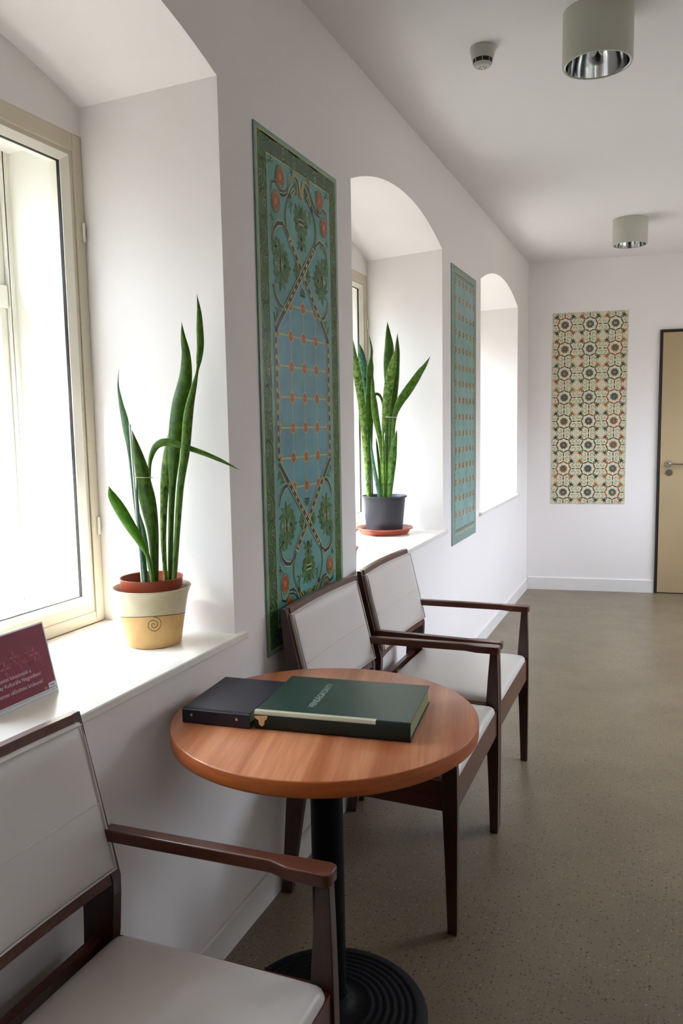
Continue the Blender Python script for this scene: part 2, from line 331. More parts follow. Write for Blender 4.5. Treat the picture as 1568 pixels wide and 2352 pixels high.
LEAVES_B = [
    ('mottled', [(-0.3270,3.7818,1.0418,0.0123), (-0.3305,3.7792,1.1376,0.0136), (-0.3372,3.7753,1.2734,0.0142), (-0.3463,3.7704,1.4083,0.0175), (-0.3540,3.7660,1.5087,0.0188), (-0.3646,3.7605,1.6086,0.0208), (-0.3773,3.7541,1.6948,0.0201), (-0.3895,3.7479,1.7673,0.0173), (-0.4003,3.7423,1.8461,0.0106), (-0.4110,3.7368,1.9244,0.0000)]),
    ('teal', [(-0.3315,3.8340,1.0370,0.0083), (-0.3374,3.8316,1.3397,0.0110), (-0.3416,3.8299,1.5095,0.0136), (-0.3498,3.8266,1.6107,0.0170), (-0.3564,3.8238,1.6779,0.0204), (-0.3669,3.8196,1.7450,0.0190), (-0.3738,3.8167,1.7851,0.0135), (-0.3827,3.8131,1.8285,0.0000)]),
    ('dark', [(-0.3289,3.8027,1.0399,0.0110), (-0.3294,3.8025,1.2043,0.0136), (-0.3290,3.8027,1.3402,0.0177), (-0.3277,3.8032,1.4414,0.0217), (-0.3227,3.8052,1.5421,0.0230), (-0.3194,3.8066,1.6089,0.0202), (-0.3213,3.8058,1.6555,0.0175), (-0.3195,3.8065,1.7020,0.0175), (-0.3153,3.8082,1.7418,0.0081), (-0.3123,3.8095,1.7847,0.0060), (-0.3168,3.8076,1.8211,0.0040), (-0.3249,3.8043,1.8661,0.0000)]),
    ('mid', [(-0.2575,3.7994,1.0415,0.0082), (-0.2598,3.8016,1.2046,0.0095), (-0.2670,3.8017,1.3194,0.0122), (-0.2785,3.8001,1.3868,0.0149), (-0.2912,3.7980,1.4541,0.0175), (-0.2988,3.7980,1.5212,0.0162), (-0.3054,3.7984,1.5748,0.0108), (-0.3117,3.7989,1.6482,0.0013)]),
    ('dark', [(-0.2593,3.8527,1.0367,0.0138), (-0.2505,3.8563,1.2701,0.0178), (-0.2407,3.8603,1.3721,0.0218), (-0.2315,3.8641,1.4735,0.0259), (-0.2275,3.8657,1.5543,0.0312), (-0.2270,3.8659,1.6080,0.0339), (-0.2314,3.8641,1.6750,0.0339), (-0.2370,3.8618,1.7418,0.0284), (-0.2364,3.8621,1.8083,0.0229), (-0.2413,3.8601,1.8746,0.0121), (-0.2439,3.8590,1.9274,0.0000)]),
    ('dark', [(-0.2420,3.8382,1.0383,0.0096), (-0.2265,3.8459,1.3721,0.0136), (-0.2196,3.8500,1.4731,0.0163), (-0.2128,3.8541,1.5736,0.0203), (-0.2063,3.8581,1.6404,0.0203), (-0.1999,3.8621,1.7069,0.0162), (-0.1965,3.8648,1.7733,0.0135), (-0.1959,3.8664,1.8197,0.0081), (-0.1952,3.8681,1.8694,0.0000)]),
    ('mottled', [(-0.2498,3.7918,1.0423,0.0068), (-0.2522,3.7920,1.3263,0.0061), (-0.2494,3.7943,1.3865,0.0094), (-0.2403,3.7993,1.4598,0.0175), (-0.2317,3.8040,1.5395,0.0221), (-0.2220,3.8091,1.6188,0.0234), (-0.2106,3.8150,1.6781,0.0227), (-0.2019,3.8197,1.7241,0.0174), (-0.1932,3.8245,1.7634,0.0093), (-0.1871,3.8282,1.7949,0.0000)]),
    ('mid', [(-0.2260,3.8123,1.0409,0.0082), (-0.2099,3.8229,1.3386,0.0088), (-0.2013,3.8305,1.4525,0.0121), (-0.1781,3.8440,1.5222,0.0202), (-0.1477,3.8605,1.5718,0.0229), (-0.1110,3.8795,1.6298,0.0202), (-0.0869,3.8934,1.6707,0.0161), (-0.0629,3.9073,1.7070,0.0094), (-0.0388,3.9211,1.7512,0.0000)]),
    ('mottled2', [(-0.2215,3.7925,1.0428,0.0108), (-0.2129,3.7978,1.1374,0.0149), (-0.2084,3.8015,1.2047,0.0189), (-0.2035,3.8053,1.2584,0.0189), (-0.1985,3.8091,1.3120,0.0148), (-0.1924,3.8134,1.3520,0.0094), (-0.1858,3.8179,1.3853,0.0000)]),
    ('dark', [(-0.2804,3.8549,1.0361,0.0055), (-0.2842,3.8533,1.2703,0.0069), (-0.2954,3.8488,1.4069,0.0068), (-0.3081,3.8436,1.5088,0.0082), (-0.3114,3.8422,1.5528,0.0068), (-0.3049,3.8449,1.5682,0.0068), (-0.2905,3.8508,1.5639,0.0068), (-0.2800,3.8551,1.5455,0.0061), (-0.2740,3.8575,1.5150,0.0041), (-0.2756,3.8568,1.4812,0.0014)]),
    ('teal', [(-0.2666,3.7741,1.0436,0.0108), (-0.2799,3.7741,1.1181,0.0108), (-0.2945,3.7735,1.1924,0.0095), (-0.3065,3.7740,1.2734,0.0068), (-0.3147,3.7761,1.3541,0.0020)]),
    ('dark', [(-0.2770,3.8347,1.0380,0.0082), (-0.2815,3.8302,1.1345,0.0089), (-0.2878,3.8249,1.2305,0.0075), (-0.2937,3.8198,1.3056,0.0054), (-0.2973,3.8156,1.3531,0.0000)]),
]
SKY, SUN, EXPO = 4.0, 12, 0.85
# ------------------------------------------------------------------ camera
cam_d = bpy.data.cameras.new('camera'); cam = bpy.data.objects.new('camera', cam_d); C.objects.link(cam)
cam_d.sensor_fit = 'VERTICAL'; cam_d.sensor_height = 36.0; cam_d.lens = 1815.194*36/2352; cam_d.clip_start = 0.02
Fv = Vector((-0.37584154, 0.92033846, -0.1082601)); Rv = Vector((0.92634929, 0.37627254, -0.01720351)); Uv = Vector((-0.02490225, 0.10675246, 0.99397374))
cam.matrix_world = Matrix(((Rv.x,Uv.x,-Fv.x,1.06363),(Rv.y,Uv.y,-Fv.y,0),(Rv.z,Uv.z,-Fv.z,1.40937),(0,0,0,1)))
scn.camera = cam

# ------------------------------------------------------------------ room shell
H = 2.708; YF = 6.7497; ANG = 0.1389; ca, sa = math.cos(ANG), math.sin(ANG); XR = 2.40; YB = -6.0; XO = -0.90
m = MB(); m.box(XO, XR+0.2, YB-0.2, 7.6, -0.1, 0); tag(m.build('floor', M['floor']), kind='structure')
m = MB(); m.box(XO, XR+0.2, YB-0.2, 7.6, H, H+0.2); tag(m.build('ceiling', M['ceiling']), kind='structure')
ADDED_ROPEN = [(-0.4, 0.05, 1.75, 2.3), (3.3, 4.6, 1.2, 2.3), (4.95, 6.6, 1.4, 2.4)]  # unseen right-wall windows, added and sized to bring in extra daylight
m = MB(); ys = YB-0.2
for a, b, z0, z1 in ADDED_ROPEN:
    m.box(XR, XR+0.2, ys, a, 0, H); m.box(XR, XR+0.2, a, b, 0, z0); m.box(XR, XR+0.2, a, b, z1, H); ys = b
m.box(XR, XR+0.2, ys, 7.6, 0, H); tag(m.build('wall_right', M['wall']), kind='structure')
m = MB(); m.box(0, XR, YB-0.2, YB, 0, H); tag(m.build('wall_back', M['wall']), kind='structure')
m = MB(); t = sa/ca
m.prism([(0, YF), (XR, YF+XR*t), (XR, YF+XR*t+0.25), (0, YF+0.25)], 2, 0, H)
tag(m.build('wall_far', M['wall']), kind='structure')

ZS, ZSP, ZAP, ZW = 0.855, 2.29, 2.405, 2.212
NICHES = [(0.57, 1.826, 0.55, 1.846), (2.745, 4.01, 2.72, 4.12), (4.92, 6.25, 4.86, 6.33)]
XB = -0.447
m = MB()
# piers: solid masonry between the niches, with splayed cheeks
edges = [(YB-0.2, YB-0.2)]+[e for (a, b, c, d) in NICHES for e in ((a, c), (b, d))]+[(YF+0.25, YF+0.25)]
for k in range(0, len(edges), 2):
    (f0, b0), (f1, b1) = edges[k], edges[k+1]
    m.prism([(0, f0), (0, f1), (XB, b1), (XO, b1), (XO, b0), (XB, b0)], 2, 0, H)
for a, b, c, d in NICHES:
    m.prism([(0, a), (0, b), (XB, d), (XO, d), (XO, c), (XB, c)], 2, 0, ZS-0.021)          # breast under the sill
    m.box(XO, XB, c, d, ZW, H)                                                           # lintel over the window
    n = 24; hw = (b-a)/2; R = (hw*hw+(ZAP-ZSP)**2)/(2*(ZAP-ZSP))
    fr, bk = [], []
    for i in range(n+1):
        s_ = i/n; y = a+(b-a)*s_; z = ZAP-R+math.sqrt(R*R-(y-(a+b)/2)**2)
        fr.append((y, z)); bk.append((c+(d-c)*s_, z))
    for i in range(n):
        (y0, z0), (y1, z1), (u0, w0), (u1, w1) = fr[i], fr[i+1], bk[i], bk[i+1]
        vs = [(0,y0,z0),(0,y1,z1),(0,y1,H),(0,y0,H),(XB,u0,w0),(XB,u1,w1),(XB,u1,H),(XB,u0,H)]
        m.add(vs, [(0,1,2,3),(0,4,5,1)])
wl = m.build('wall_left', M['wall']); tag(wl, kind='structure')

m = MB(); m.prism([(0, 0), (0.012, 0), (0.012, 0.084), (0.008, 0.09), (0, 0.09)], 1, YB, YF+0.001); tag(m.build('baseboard_left', M['baseboard']), kind='structure')
far = (0, YF, 0)
def farobj(o): o.location = far; o.rotation_euler = (0, 0, ANG); return o
m = MB(); m.prism([(0, 0), (-0.012, 0), (-0.012, 0.1), (-0.008, 0.106), (0, 0.106)], 0, 0.013, 1.021); farobj(tag(m.build('baseboard_far', M['baseboard']), kind='structure'))
# door
dr = empty('door_1'); tag(dr, kind='structure'); farobj(dr)
m = MB()
for x0, x1, z0, z1 in ((1.023,1.041,0,2.124),(1.94,1.958,0,2.124),(1.041,1.94,2.106,2.124)): m.box(x0, x1, -0.024, 0, z0, z1)
m.box(1.041, 1.94, -0.010, -0.001, 0, 2.106)
m.build('door_frame', M['black'], dr, bevel=0.001)
m = MB(); m.box(1.044, 1.937, -0.022, -0.0105, 0.008, 2.102); dl = m.build('door_leaf', M['door'], dr, bevel=0.0015)
m = MB()
def fcyl(mb, x, z, r, y0, y1, seg=28, mi=0):
    mb.loft([[(x+r*math.cos(2*PI*k/seg), yy, z+r*math.sin(2*PI*k/seg)) for k in range(seg)] for yy in (y0, y1)], mi)
fcyl(m, 1.108, 1.064, 0.026, -0.030, -0.0222)
m.tube([(1.108,-0.028,1.064),(1.108,-0.058,1.064),(1.112,-0.068,1.064),(1.122,-0.074,1.064),(1.25,-0.074,1.061)], 0.0095, 12)
m.build('door_handle', M['chrome'], dl, smooth=40)
m = MB(); fcyl(m, 1.113, 0.991, 0.026, -0.030, -0.0222); fcyl(m, 1.113, 0.996, 0.009, -0.034, -0.030); m.box(1.1105,1.1155,-0.033,-0.030,0.976,0.992)
m.build('lock_escutcheon', mat('dull_steel', (120,108,92), 0.35, 0.5, metal=0.8), dl, smooth=40)

# windows: inner casement, lined casing, outer window
def ring(mb, x0, x1, a, b, z0, z1, wy, wt, wb, mi=0):
    mb.box(x0, x1, a, a+wy, z0, z1, mi); mb.box(x0, x1, b-wy, b, z0, z1, mi)
    mb.box(x0, x1, a+wy, b-wy, z1-wt, z1, mi); mb.box(x0, x1, a+wy, b-wy, z0, z0+wb, mi)
for i, (a, b, c, d) in enumerate(NICHES):
    w = empty('window_%d' % (i+1), (0, 0, 0)); tag(w, kind='structure')
    m = MB()
    m.prism([(XB, c), (0, a), (0, a-0.04), (0.02, a-0.04), (0.02, b+0.04), (0, b+0.04), (0, b), (XB, d)], 2, ZS-0.02, ZS)
    m.build('window_sill', M['sill'], w, bevel=0.003, smooth=40)
    m = MB(); ring(m, -0.51, XB+0.0, c, d, ZS, ZW, 0.036, 0.046, 0.034); m.build('window_frame', M['cream'], w, bevel=0.004)
    mid = (c+d)/2
    for (p, q) in ((c+0.036, mid), (mid, d-0.036)):
        m = MB(); z0, z1 = ZS+0.034, ZW-0.046
        # moulded casement: flat rail plus a lighter sloping glazing bead
        ring(m, -0.505, -0.452, p, q, z0, z1, 0.012, 0.012, 0.030, 0)
        p2, q2, za, zb = p+0.012, q-0.012, z0+0.030, z1-0.012
        bw = 0.016
        o = [(-0.452, p2, za), (-0.452, q2, za), (-0.452, q2, zb), (-0.452, p2, zb)]
        n_ = [(-0.468, p2+bw, za+bw), (-0.468, q2-bw, za+bw), (-0.468, q2-bw, zb-bw), (-0.468, p2+bw, zb-bw)]
        bk_ = [(-0.505, *v[1:]) for v in n_]
        m.loft([o, n_, bk_, [(-0.505, *v[1:]) for v in o]], 1, cap=False)
        sash = m.build('sash', [M['cream'], M['cream_light']], w)
        m = MB(); ring(m, -0.481, -0.472, p2+bw-0.001, q2-bw+0.001, za+bw-0.001, zb-bw+0.001, 0.0028, 0.0028, 0.0028); m.build('glazing_seal', M['gasket'], sash)
        m = MB(); m.box(-0.480, -0.476, p2+bw, q2-bw, za+bw, zb-bw); m.build('glass_pane', M['glass'], sash)
    # lining boards of the casing
    m = MB(); ring(m, -0.70, -0.51, c, d, ZS, ZW, 0.010, 0.010, 0.012); m.build('casing', M['casing'], w)
    m = MB(); ring(m, -0.76, -0.70, c, d, ZS, ZW, 0.034, 0.03, 0.05)
    m.box(-0.76, -0.705, mid-0.03, mid+0.03, ZS+0.05, ZW-0.03)
    m.box(-0.755, -0.705, c+0.034, mid-0.03, 1.765, 1.83); m.box(-0.755, -0.705, mid+0.03, d-0.034, 1.765, 1.83)
    of = m.build('outer_frame', M['casing'], w, bevel=0.004)
    for (p, q) in ((c+0.034, mid-0.03), (mid+0.03, d-0.034)):
        for (z0, z1) in ((ZS+0.05, 1.765), (1.83, ZW-0.03)):
            m = MB(); ring(m, -0.745, -0.715, p, q, z0, z1, 0.026, 0.026, 0.026); os_ = m.build('outer_sash', M['casing'], w, bevel=0.003)
            m = MB(); m.box(-0.732, -0.728, p+0.026, q-0.026, z0+0.026, z1-0.026); m.build('glass_pane', M['glass'], os_)
    for z in (1.93, 1.11):
        m = MB(); m.tube([(XB+0.004, d-0.012-0.0, z), (XB+0.004, d-0.012, z+0.05)], 0.0045, 10); m.build('hinge', M['cream_light'], w, smooth=50)

for i, (a, b, z0, z1) in enumerate(ADDED_ROPEN):
    w = empty('window_%d' % (i+4)); tag(w, kind='structure')  # these right-hand windows are unseen, added for their daylight
    m = MB(); mid = (a+b)/2; ring(m, XR+0.05, XR+0.11, a, b, z0, z1, 0.05, 0.05, 0.05); m.box(XR+0.05, XR+0.11, mid-0.03, mid+0.03, z0+0.05, z1-0.05); fr = m.build('window_frame', M['cream'], w, bevel=0.003)
    for p, q in ((a+0.05, mid-0.03), (mid+0.03, b-0.05)):
        m = MB(); m.box(XR+0.078, XR+0.082, p, q, z0+0.05, z1-0.05); m.build('glass_pane', M['glass'], fr)
# ------------------------------------------------------------------ ceiling lamps and detector
def lamp():
    t = empty('ceiling_lamp'); h = 0.163
    m = MB(); R_ = 0.109
    m.lathe([(0, 0), (R_, 0), (R_, -h+0.004), (R_-0.002, -h), (R_-0.006, -h), (R_-0.007, -h+0.004), (R_-0.007, -0.01), (0, -0.01)], 72)
    m.build('housing', M['lampshell'], t, smooth=35)
    m = MB(); prof = [(R_-0.0065, -h+0.001)]
    for i in range(9):
        s_ = i/8; prof.append((0.098-0.05*s_**1.6, -h+0.002+0.125*s_))
    prof.append((0.0, -h+0.129))
    m.lathe(prof, 36); m.build('reflector', M['reflector'], t, smooth=12)
    m = MB()
    for dx in (-0.018, 0.018): m.tube([(dx, 0.0, -h+0.125), (dx, 0, -h+0.045), (dx*0.5, 0, -h+0.035)], 0.0085, 14)
    m.build('bulb', M['bulb'], t, smooth=60)
    return t
l1 = lamp(); l1.location = (0.835, 2.794, H-0.0005)
tag(l1, 'large white cylindrical ceiling lamp nearest the camera, chrome reflector inside', 'lamp', 'surface mounted cylinder lamps')
l2 = dup(l1, (0.825, 5.616, H-0.0005), 0, 'small far cylindrical ceiling lamp near the end wall of the corridor')
dt = empty('smoke_detector', (0.445, 2.885, H-0.0005)); tag(dt, 'white smoke detector with black slots on the ceiling left of the near lamp', 'smoke detector')
m = MB(); m.lathe([(0, 0), (0.0435, 0), (0.0435, -0.012), (0.042, -0.016), (0.038, -0.036), (0.035, -0.040), (0, -0.040)], 56); m.build('base', M['det'], dt, smooth=35)
m = MB(); m.lathe([(0, -0.0395), (0.0335, -0.0395), (0.0318, -0.0545), (0, -0.0545)], 56); m.build('sensor_slot', M['black'], dt, smooth=35)
m = MB(); m.lathe([(0, -0.0535), (0.0322, -0.0535), (0.0315, -0.056), (0.026, -0.063), (0.016, -0.066), (0, -0.067)], 56)
for k in range(8):
    a = 2*PI*k/8+0.2; x, y = 0.0335*math.cos(a), 0.0335*math.sin(a); m.tube([(x, y, -0.038), (x*0.95, y*0.95, -0.0545)], 0.0014, 6)
cp = m.build('cover', M['det'], dt, smooth=35)
m = MB()
for k in range(6):
    a = 2*PI*k/6; x, y = 0.011*math.cos(a), 0.011*math.sin(a); m.tube([(x, y, -0.0655), (x, y, -0.0675)], 0.0018, 8)
m.build('vent_hole', M['black'], cp)

# ------------------------------------------------------------------ table
TX, TY = 0.355, 1.613
tb = empty('round_table', (TX, TY, 0)); tag(tb, 'round cherry-wood pedestal table with black iron base between the chairs', 'table')
m = MB()
m.lathe([(0, 0.714), (0.344, 0.714), (0.3495, 0.718), (0.35, 0.722), (0.35, 0.7465), (0.3485, 0.7492), (0.3465, 0.75), (0, 0.75)], 160, mis=[1,1,1,1,1,0,0])
m.build('tabletop', [M['tabletop'], M['table_edge']], tb, smooth=50)
m = MB(); m.box(-0.12, 0.12, -0.02, 0.02, 0.704, 0.714); m.box(-0.02, 0.02, -0.12, 0.12, 0.704, 0.714); m.lathe([(0,0.690),(0.06,0.690),(0.06,0.704),(0,0.704)], 32)
m.build('mounting_plate', M['iron'], tb)
m = MB(); m.lathe([(0, 0.03), (0.038, 0.03), (0.038, 0.692), (0, 0.692)], 48); m.build('pole', M['iron'], tb, smooth=40)
m = MB(); prof = [(0, 0.0), (0.228, 0.0), (0.232, 0.004), (0.232, 0.010), (0.226, 0.016)]
for k in range(7):
    r = 0.205-k*0.018; z = 0.0175+k*0.0022
    prof += [(r+0.006, z), (r+0.003, z+0.0020), (r-0.003, z+0.0020), (r-0.006, z+0.0006)]
prof += [(0.065, 0.036), (0.05, 0.042), (0.044, 0.055), (0.04, 0.06), (0, 0.06)]
m.lathe(prof, 96); m.build('base', M['iron'], tb, smooth=50)

# ------------------------------------------------------------------ binder and book on the table
bn = empty('ring_binder', (0.073, 1.456, 0.7503), math.radians(5)); tag(bn, 'dark navy ring binder with two rivets lying left of the green book', 'binder')
W_, D_, T_ = 0.164, 0.226, 0.035
m = MB()
m.box(0, W_, 0.0025, D_, 0, 0.0025); m.box(0, W_, 0.0025, D_, T_-0.0025, T_); m.build('cover', M['navy'], bn, bevel=0.0008)
m = MB(); m.prism([(0.0025, 0.0), (0.0, 0.0025), (0, T_-0.004), (0.004, T_), (0.006, T_), (0.006, T_-0.0026), (0.003, T_-0.006), (0.003, 0.004), (0.006, 0.0026), (0.006, 0)], 0, 0, W_)
sp = m.build('spine', M['navy'], bn)
m = MB(); m.box(0.006, W_-0.012, 0.010, D_-0.006, 0.0026, 0.024); m.build('pages', mat('binder_pages', (188,184,176), 0.8), bn)
for x in (0.0235, 0.1335):
    m = MB(); seg = 16
    m.loft([[(x+r*math.cos(2*PI*k/seg), y, 0.0195+r*math.sin(2*PI*k/seg)) for k in range(seg)] for r, y in ((0.0032, 0.0008), (0.0032, -0.0006), (0.0018, -0.0014))])
    m.build('rivet', M['rivet'], sp, smooth=40)

gb = empty('guest_book', (0.247, 1.476, 0.7503), math.radians(6.5)); tag(gb, 'large dark green hardback guest book with taped spine on the table', 'book')
W_, D_, T_ = 0.346, 0.25, 0.042
m = MB(); m.box(0.0, W_, 0.006, D_, 0, 0.003); m.box(0.0, W_, 0.006, D_, T_-0.003, T_); cov = m.build('cover', M['green_cloth'], gb, bevel=0.0009)
m = MB()
pr = [(0.010, 0.0), (0.003, 0.001), (0.0, 0.006), (-0.0012, 0.021), (0.0, 0.036), (0.003, T_-0.001), (0.010, T_), (0.010, T_-0.0028), (0.004, T_-0.006), (0.003, 0.021), (0.004, 0.006), (0.010, 0.0028)]
m.prism(pr, 0, 0, W_); spn = m.build('spine', M['green_spine'], gb, smooth=40)
m = MB(); m.box(0.004, W_-0.0035, 0.006, D_-0.005, 0.0031, T_-0.0031); m.build('page_block', M['paper'], gb)
m = MB()
pr = [(0.0195, T_+0.0001), (0.010, T_+0.0001), (0.003, T_-0.0009), (-0.0001, 0.0362), (-0.0001, 0.0342), (-0.0005, 0.0342), (-0.0005, 0.0364), (0.0028, T_-0.0004), (0.0098, T_+0.0006), (0.0195, T_+0.0006)]
m.prism([(y*0.55, z) for y, z in pr], 0, -0.001, 0.272)
m.build('tape', M['tape'], spn)
m = MB()
m.prism([(0.0, 0.031), (0.030, 0.033), (0.029, 0.026), (0.023, 0.021), (0.022, 0.012), (0.017, 0.008), (0.010, 0.012), (0.009, 0.022), (0.001, 0.026)], 1, -0.0016, -0.0008)
m.build('torn_label', M['torn'], spn)
tx = text_mesh('VENDÉGKÖNYV', 0.0222, 'title_lettering', M['silver_ink'], cov,
    Matrix.Translation((0.121, 0.047, T_+0.0002)) @ Matrix.Rotation(PI/2, 4, 'Z') @ Matrix.Scale(0.0001, 4, (0,0,1)), 'LEFT')

# ------------------------------------------------------------------ sign on the sill
sg = empty('table_sign', (-0.131, 1.19, ZS+0.0004)); tag(sg, 'small crimson card sign in a clear acrylic stand on the near window sill', 'sign')
up = Vector((-0.228, 0, 0.974)); nn = Vector((0.974, 0, 0.228))
SM = Matrix(((0, up.x, nn.x, 0.0), (1, 0, 0, 0), (0, up.z, nn.z, 0.006), (0, 0, 0, 1)))   # local X = along, Y = up the card, Z = out of the card
SW, SH = 0.105, 0.146
def onsign(mb, name, m_, parent, **k):
    o = mb.build(name, m_, parent, **k); o.data.transform(SM); o.data.update(); return o
m = MB(); m.box(-SW, SW, 0, SH, -0.0022, -0.0004); hold = onsign(m, 'acrylic_holder', M['acrylic'], sg, bevel=0.0005)
m = MB()
m.box(-SW, SW, -0.0045, 0.0, -0.003, 0.002)
m.box(-SW, -SW+0.003, 0, SH, -0.0004, 0.001); m.box(SW-0.003, SW, 0, SH, -0.0004, 0.001); m.box(-SW+0.003, SW-0.003, SH-0.003, SH, -0.0004, 0.001)
onsign(m, 'acrylic_edge', M['acrylic'], sg)
m = MB(); m.prism([(0.002, 0), (-0.055, 0), (-0.055, 0.0025), (0.002, 0.0025)], 1, -SW, SW); m.build('foot', M['acrylic'], sg)
m = MB(); m.box(-SW+0.0035, SW-0.0035, 0.004, SH-0.004, -0.0003, 0.0006); card = onsign(m, 'card', M['red_card'], sg)
m = MB()
def dia(mb, x, y, a, b, mi=0): mb.add([(x-a, y, 0.00075), (x, y-b, 0.00075), (x+a, y, 0.00075), (x, y+b, 0.00075)], [(0,1,2,3)], mi)
rnd = random.Random(3)
for gx in range(-6, 7):
    cx = gx*0.0135-0.006; cy = 0.082+0.010*math.sin(gx*1.9)+0.002*(gx % 3)
    s_ = 0.0055+0.003*((gx*7) % 3)/2; mi = 0 if gx % 2 else 1
    for k in range(4):
        dx, dy = [(0,1),(1,0),(0,-1),(-1,0)][k]
        dia(m, cx+dx*s_*0.8, cy+dy*s_*1.1, s_*(0.35 if dx == 0 else 0.8), s_*(0.8 if dx == 0 else 0.3)*1.3, mi)
    m.box(cx-0.0006, cx+0.0006, cy-0.02, cy+0.012, 0.0007, 0.0008, 1)
    dia(m, cx+0.006, cy-0.016, 0.002, 0.0032, 1); dia(m, cx-0.005, cy+0.014, 0.0018, 0.003, 1)
onsign(m, 'flower_ornament', [M['pink_ink'], M['pink_ink2']], card)
for txt, y, s_, x in (('Szeretettel köszöntjük a', 0.0520, 0.0111, 0.043), ('Zsolnay Kulturális Negyedben!', 0.0395, 0.0111, 0.068), ('Kellemes időtöltést kívánunk!', 0.0225, 0.0111, 0.069)):
    o = text_mesh(txt, s_, 'lettering', M['white_ink'], card, SM @ Matrix.Translation((x, y, 0.0008)) @ Matrix.Scale(0.0001, 4, (0,0,1)), 'RIGHT')
m = MB(); m.prism([(SW-0.0035, 0.004), (SW-0.0035, 0.0165), (SW-0.022, 0.0165), (SW-0.0245, 0.014), (SW-0.0245, 0.005)], 2, 0.0006, 0.0010); tab = onsign(m, 'logo_tab', M['white_tab'], card)
m = MB(); m.box(SW-0.020, SW-0.008, 0.0095, 0.0125, 0.0010, 0.0012); m.box(SW-0.0225, SW-0.0055, 0.0050, 0.0066, 0.0010, 0.0012); onsign(m, 'logo_mark', M['grey_ink'], card)
m = MB(); dia(m, SW-0.034, 0.0085, 0.0028, 0.004, 0); dia(m, SW-0.0285, 0.0085, 0.0016, 0.0035, 1); onsign(m, 'crest_mark', [M['gold_ink'], M['pink_ink']], card)
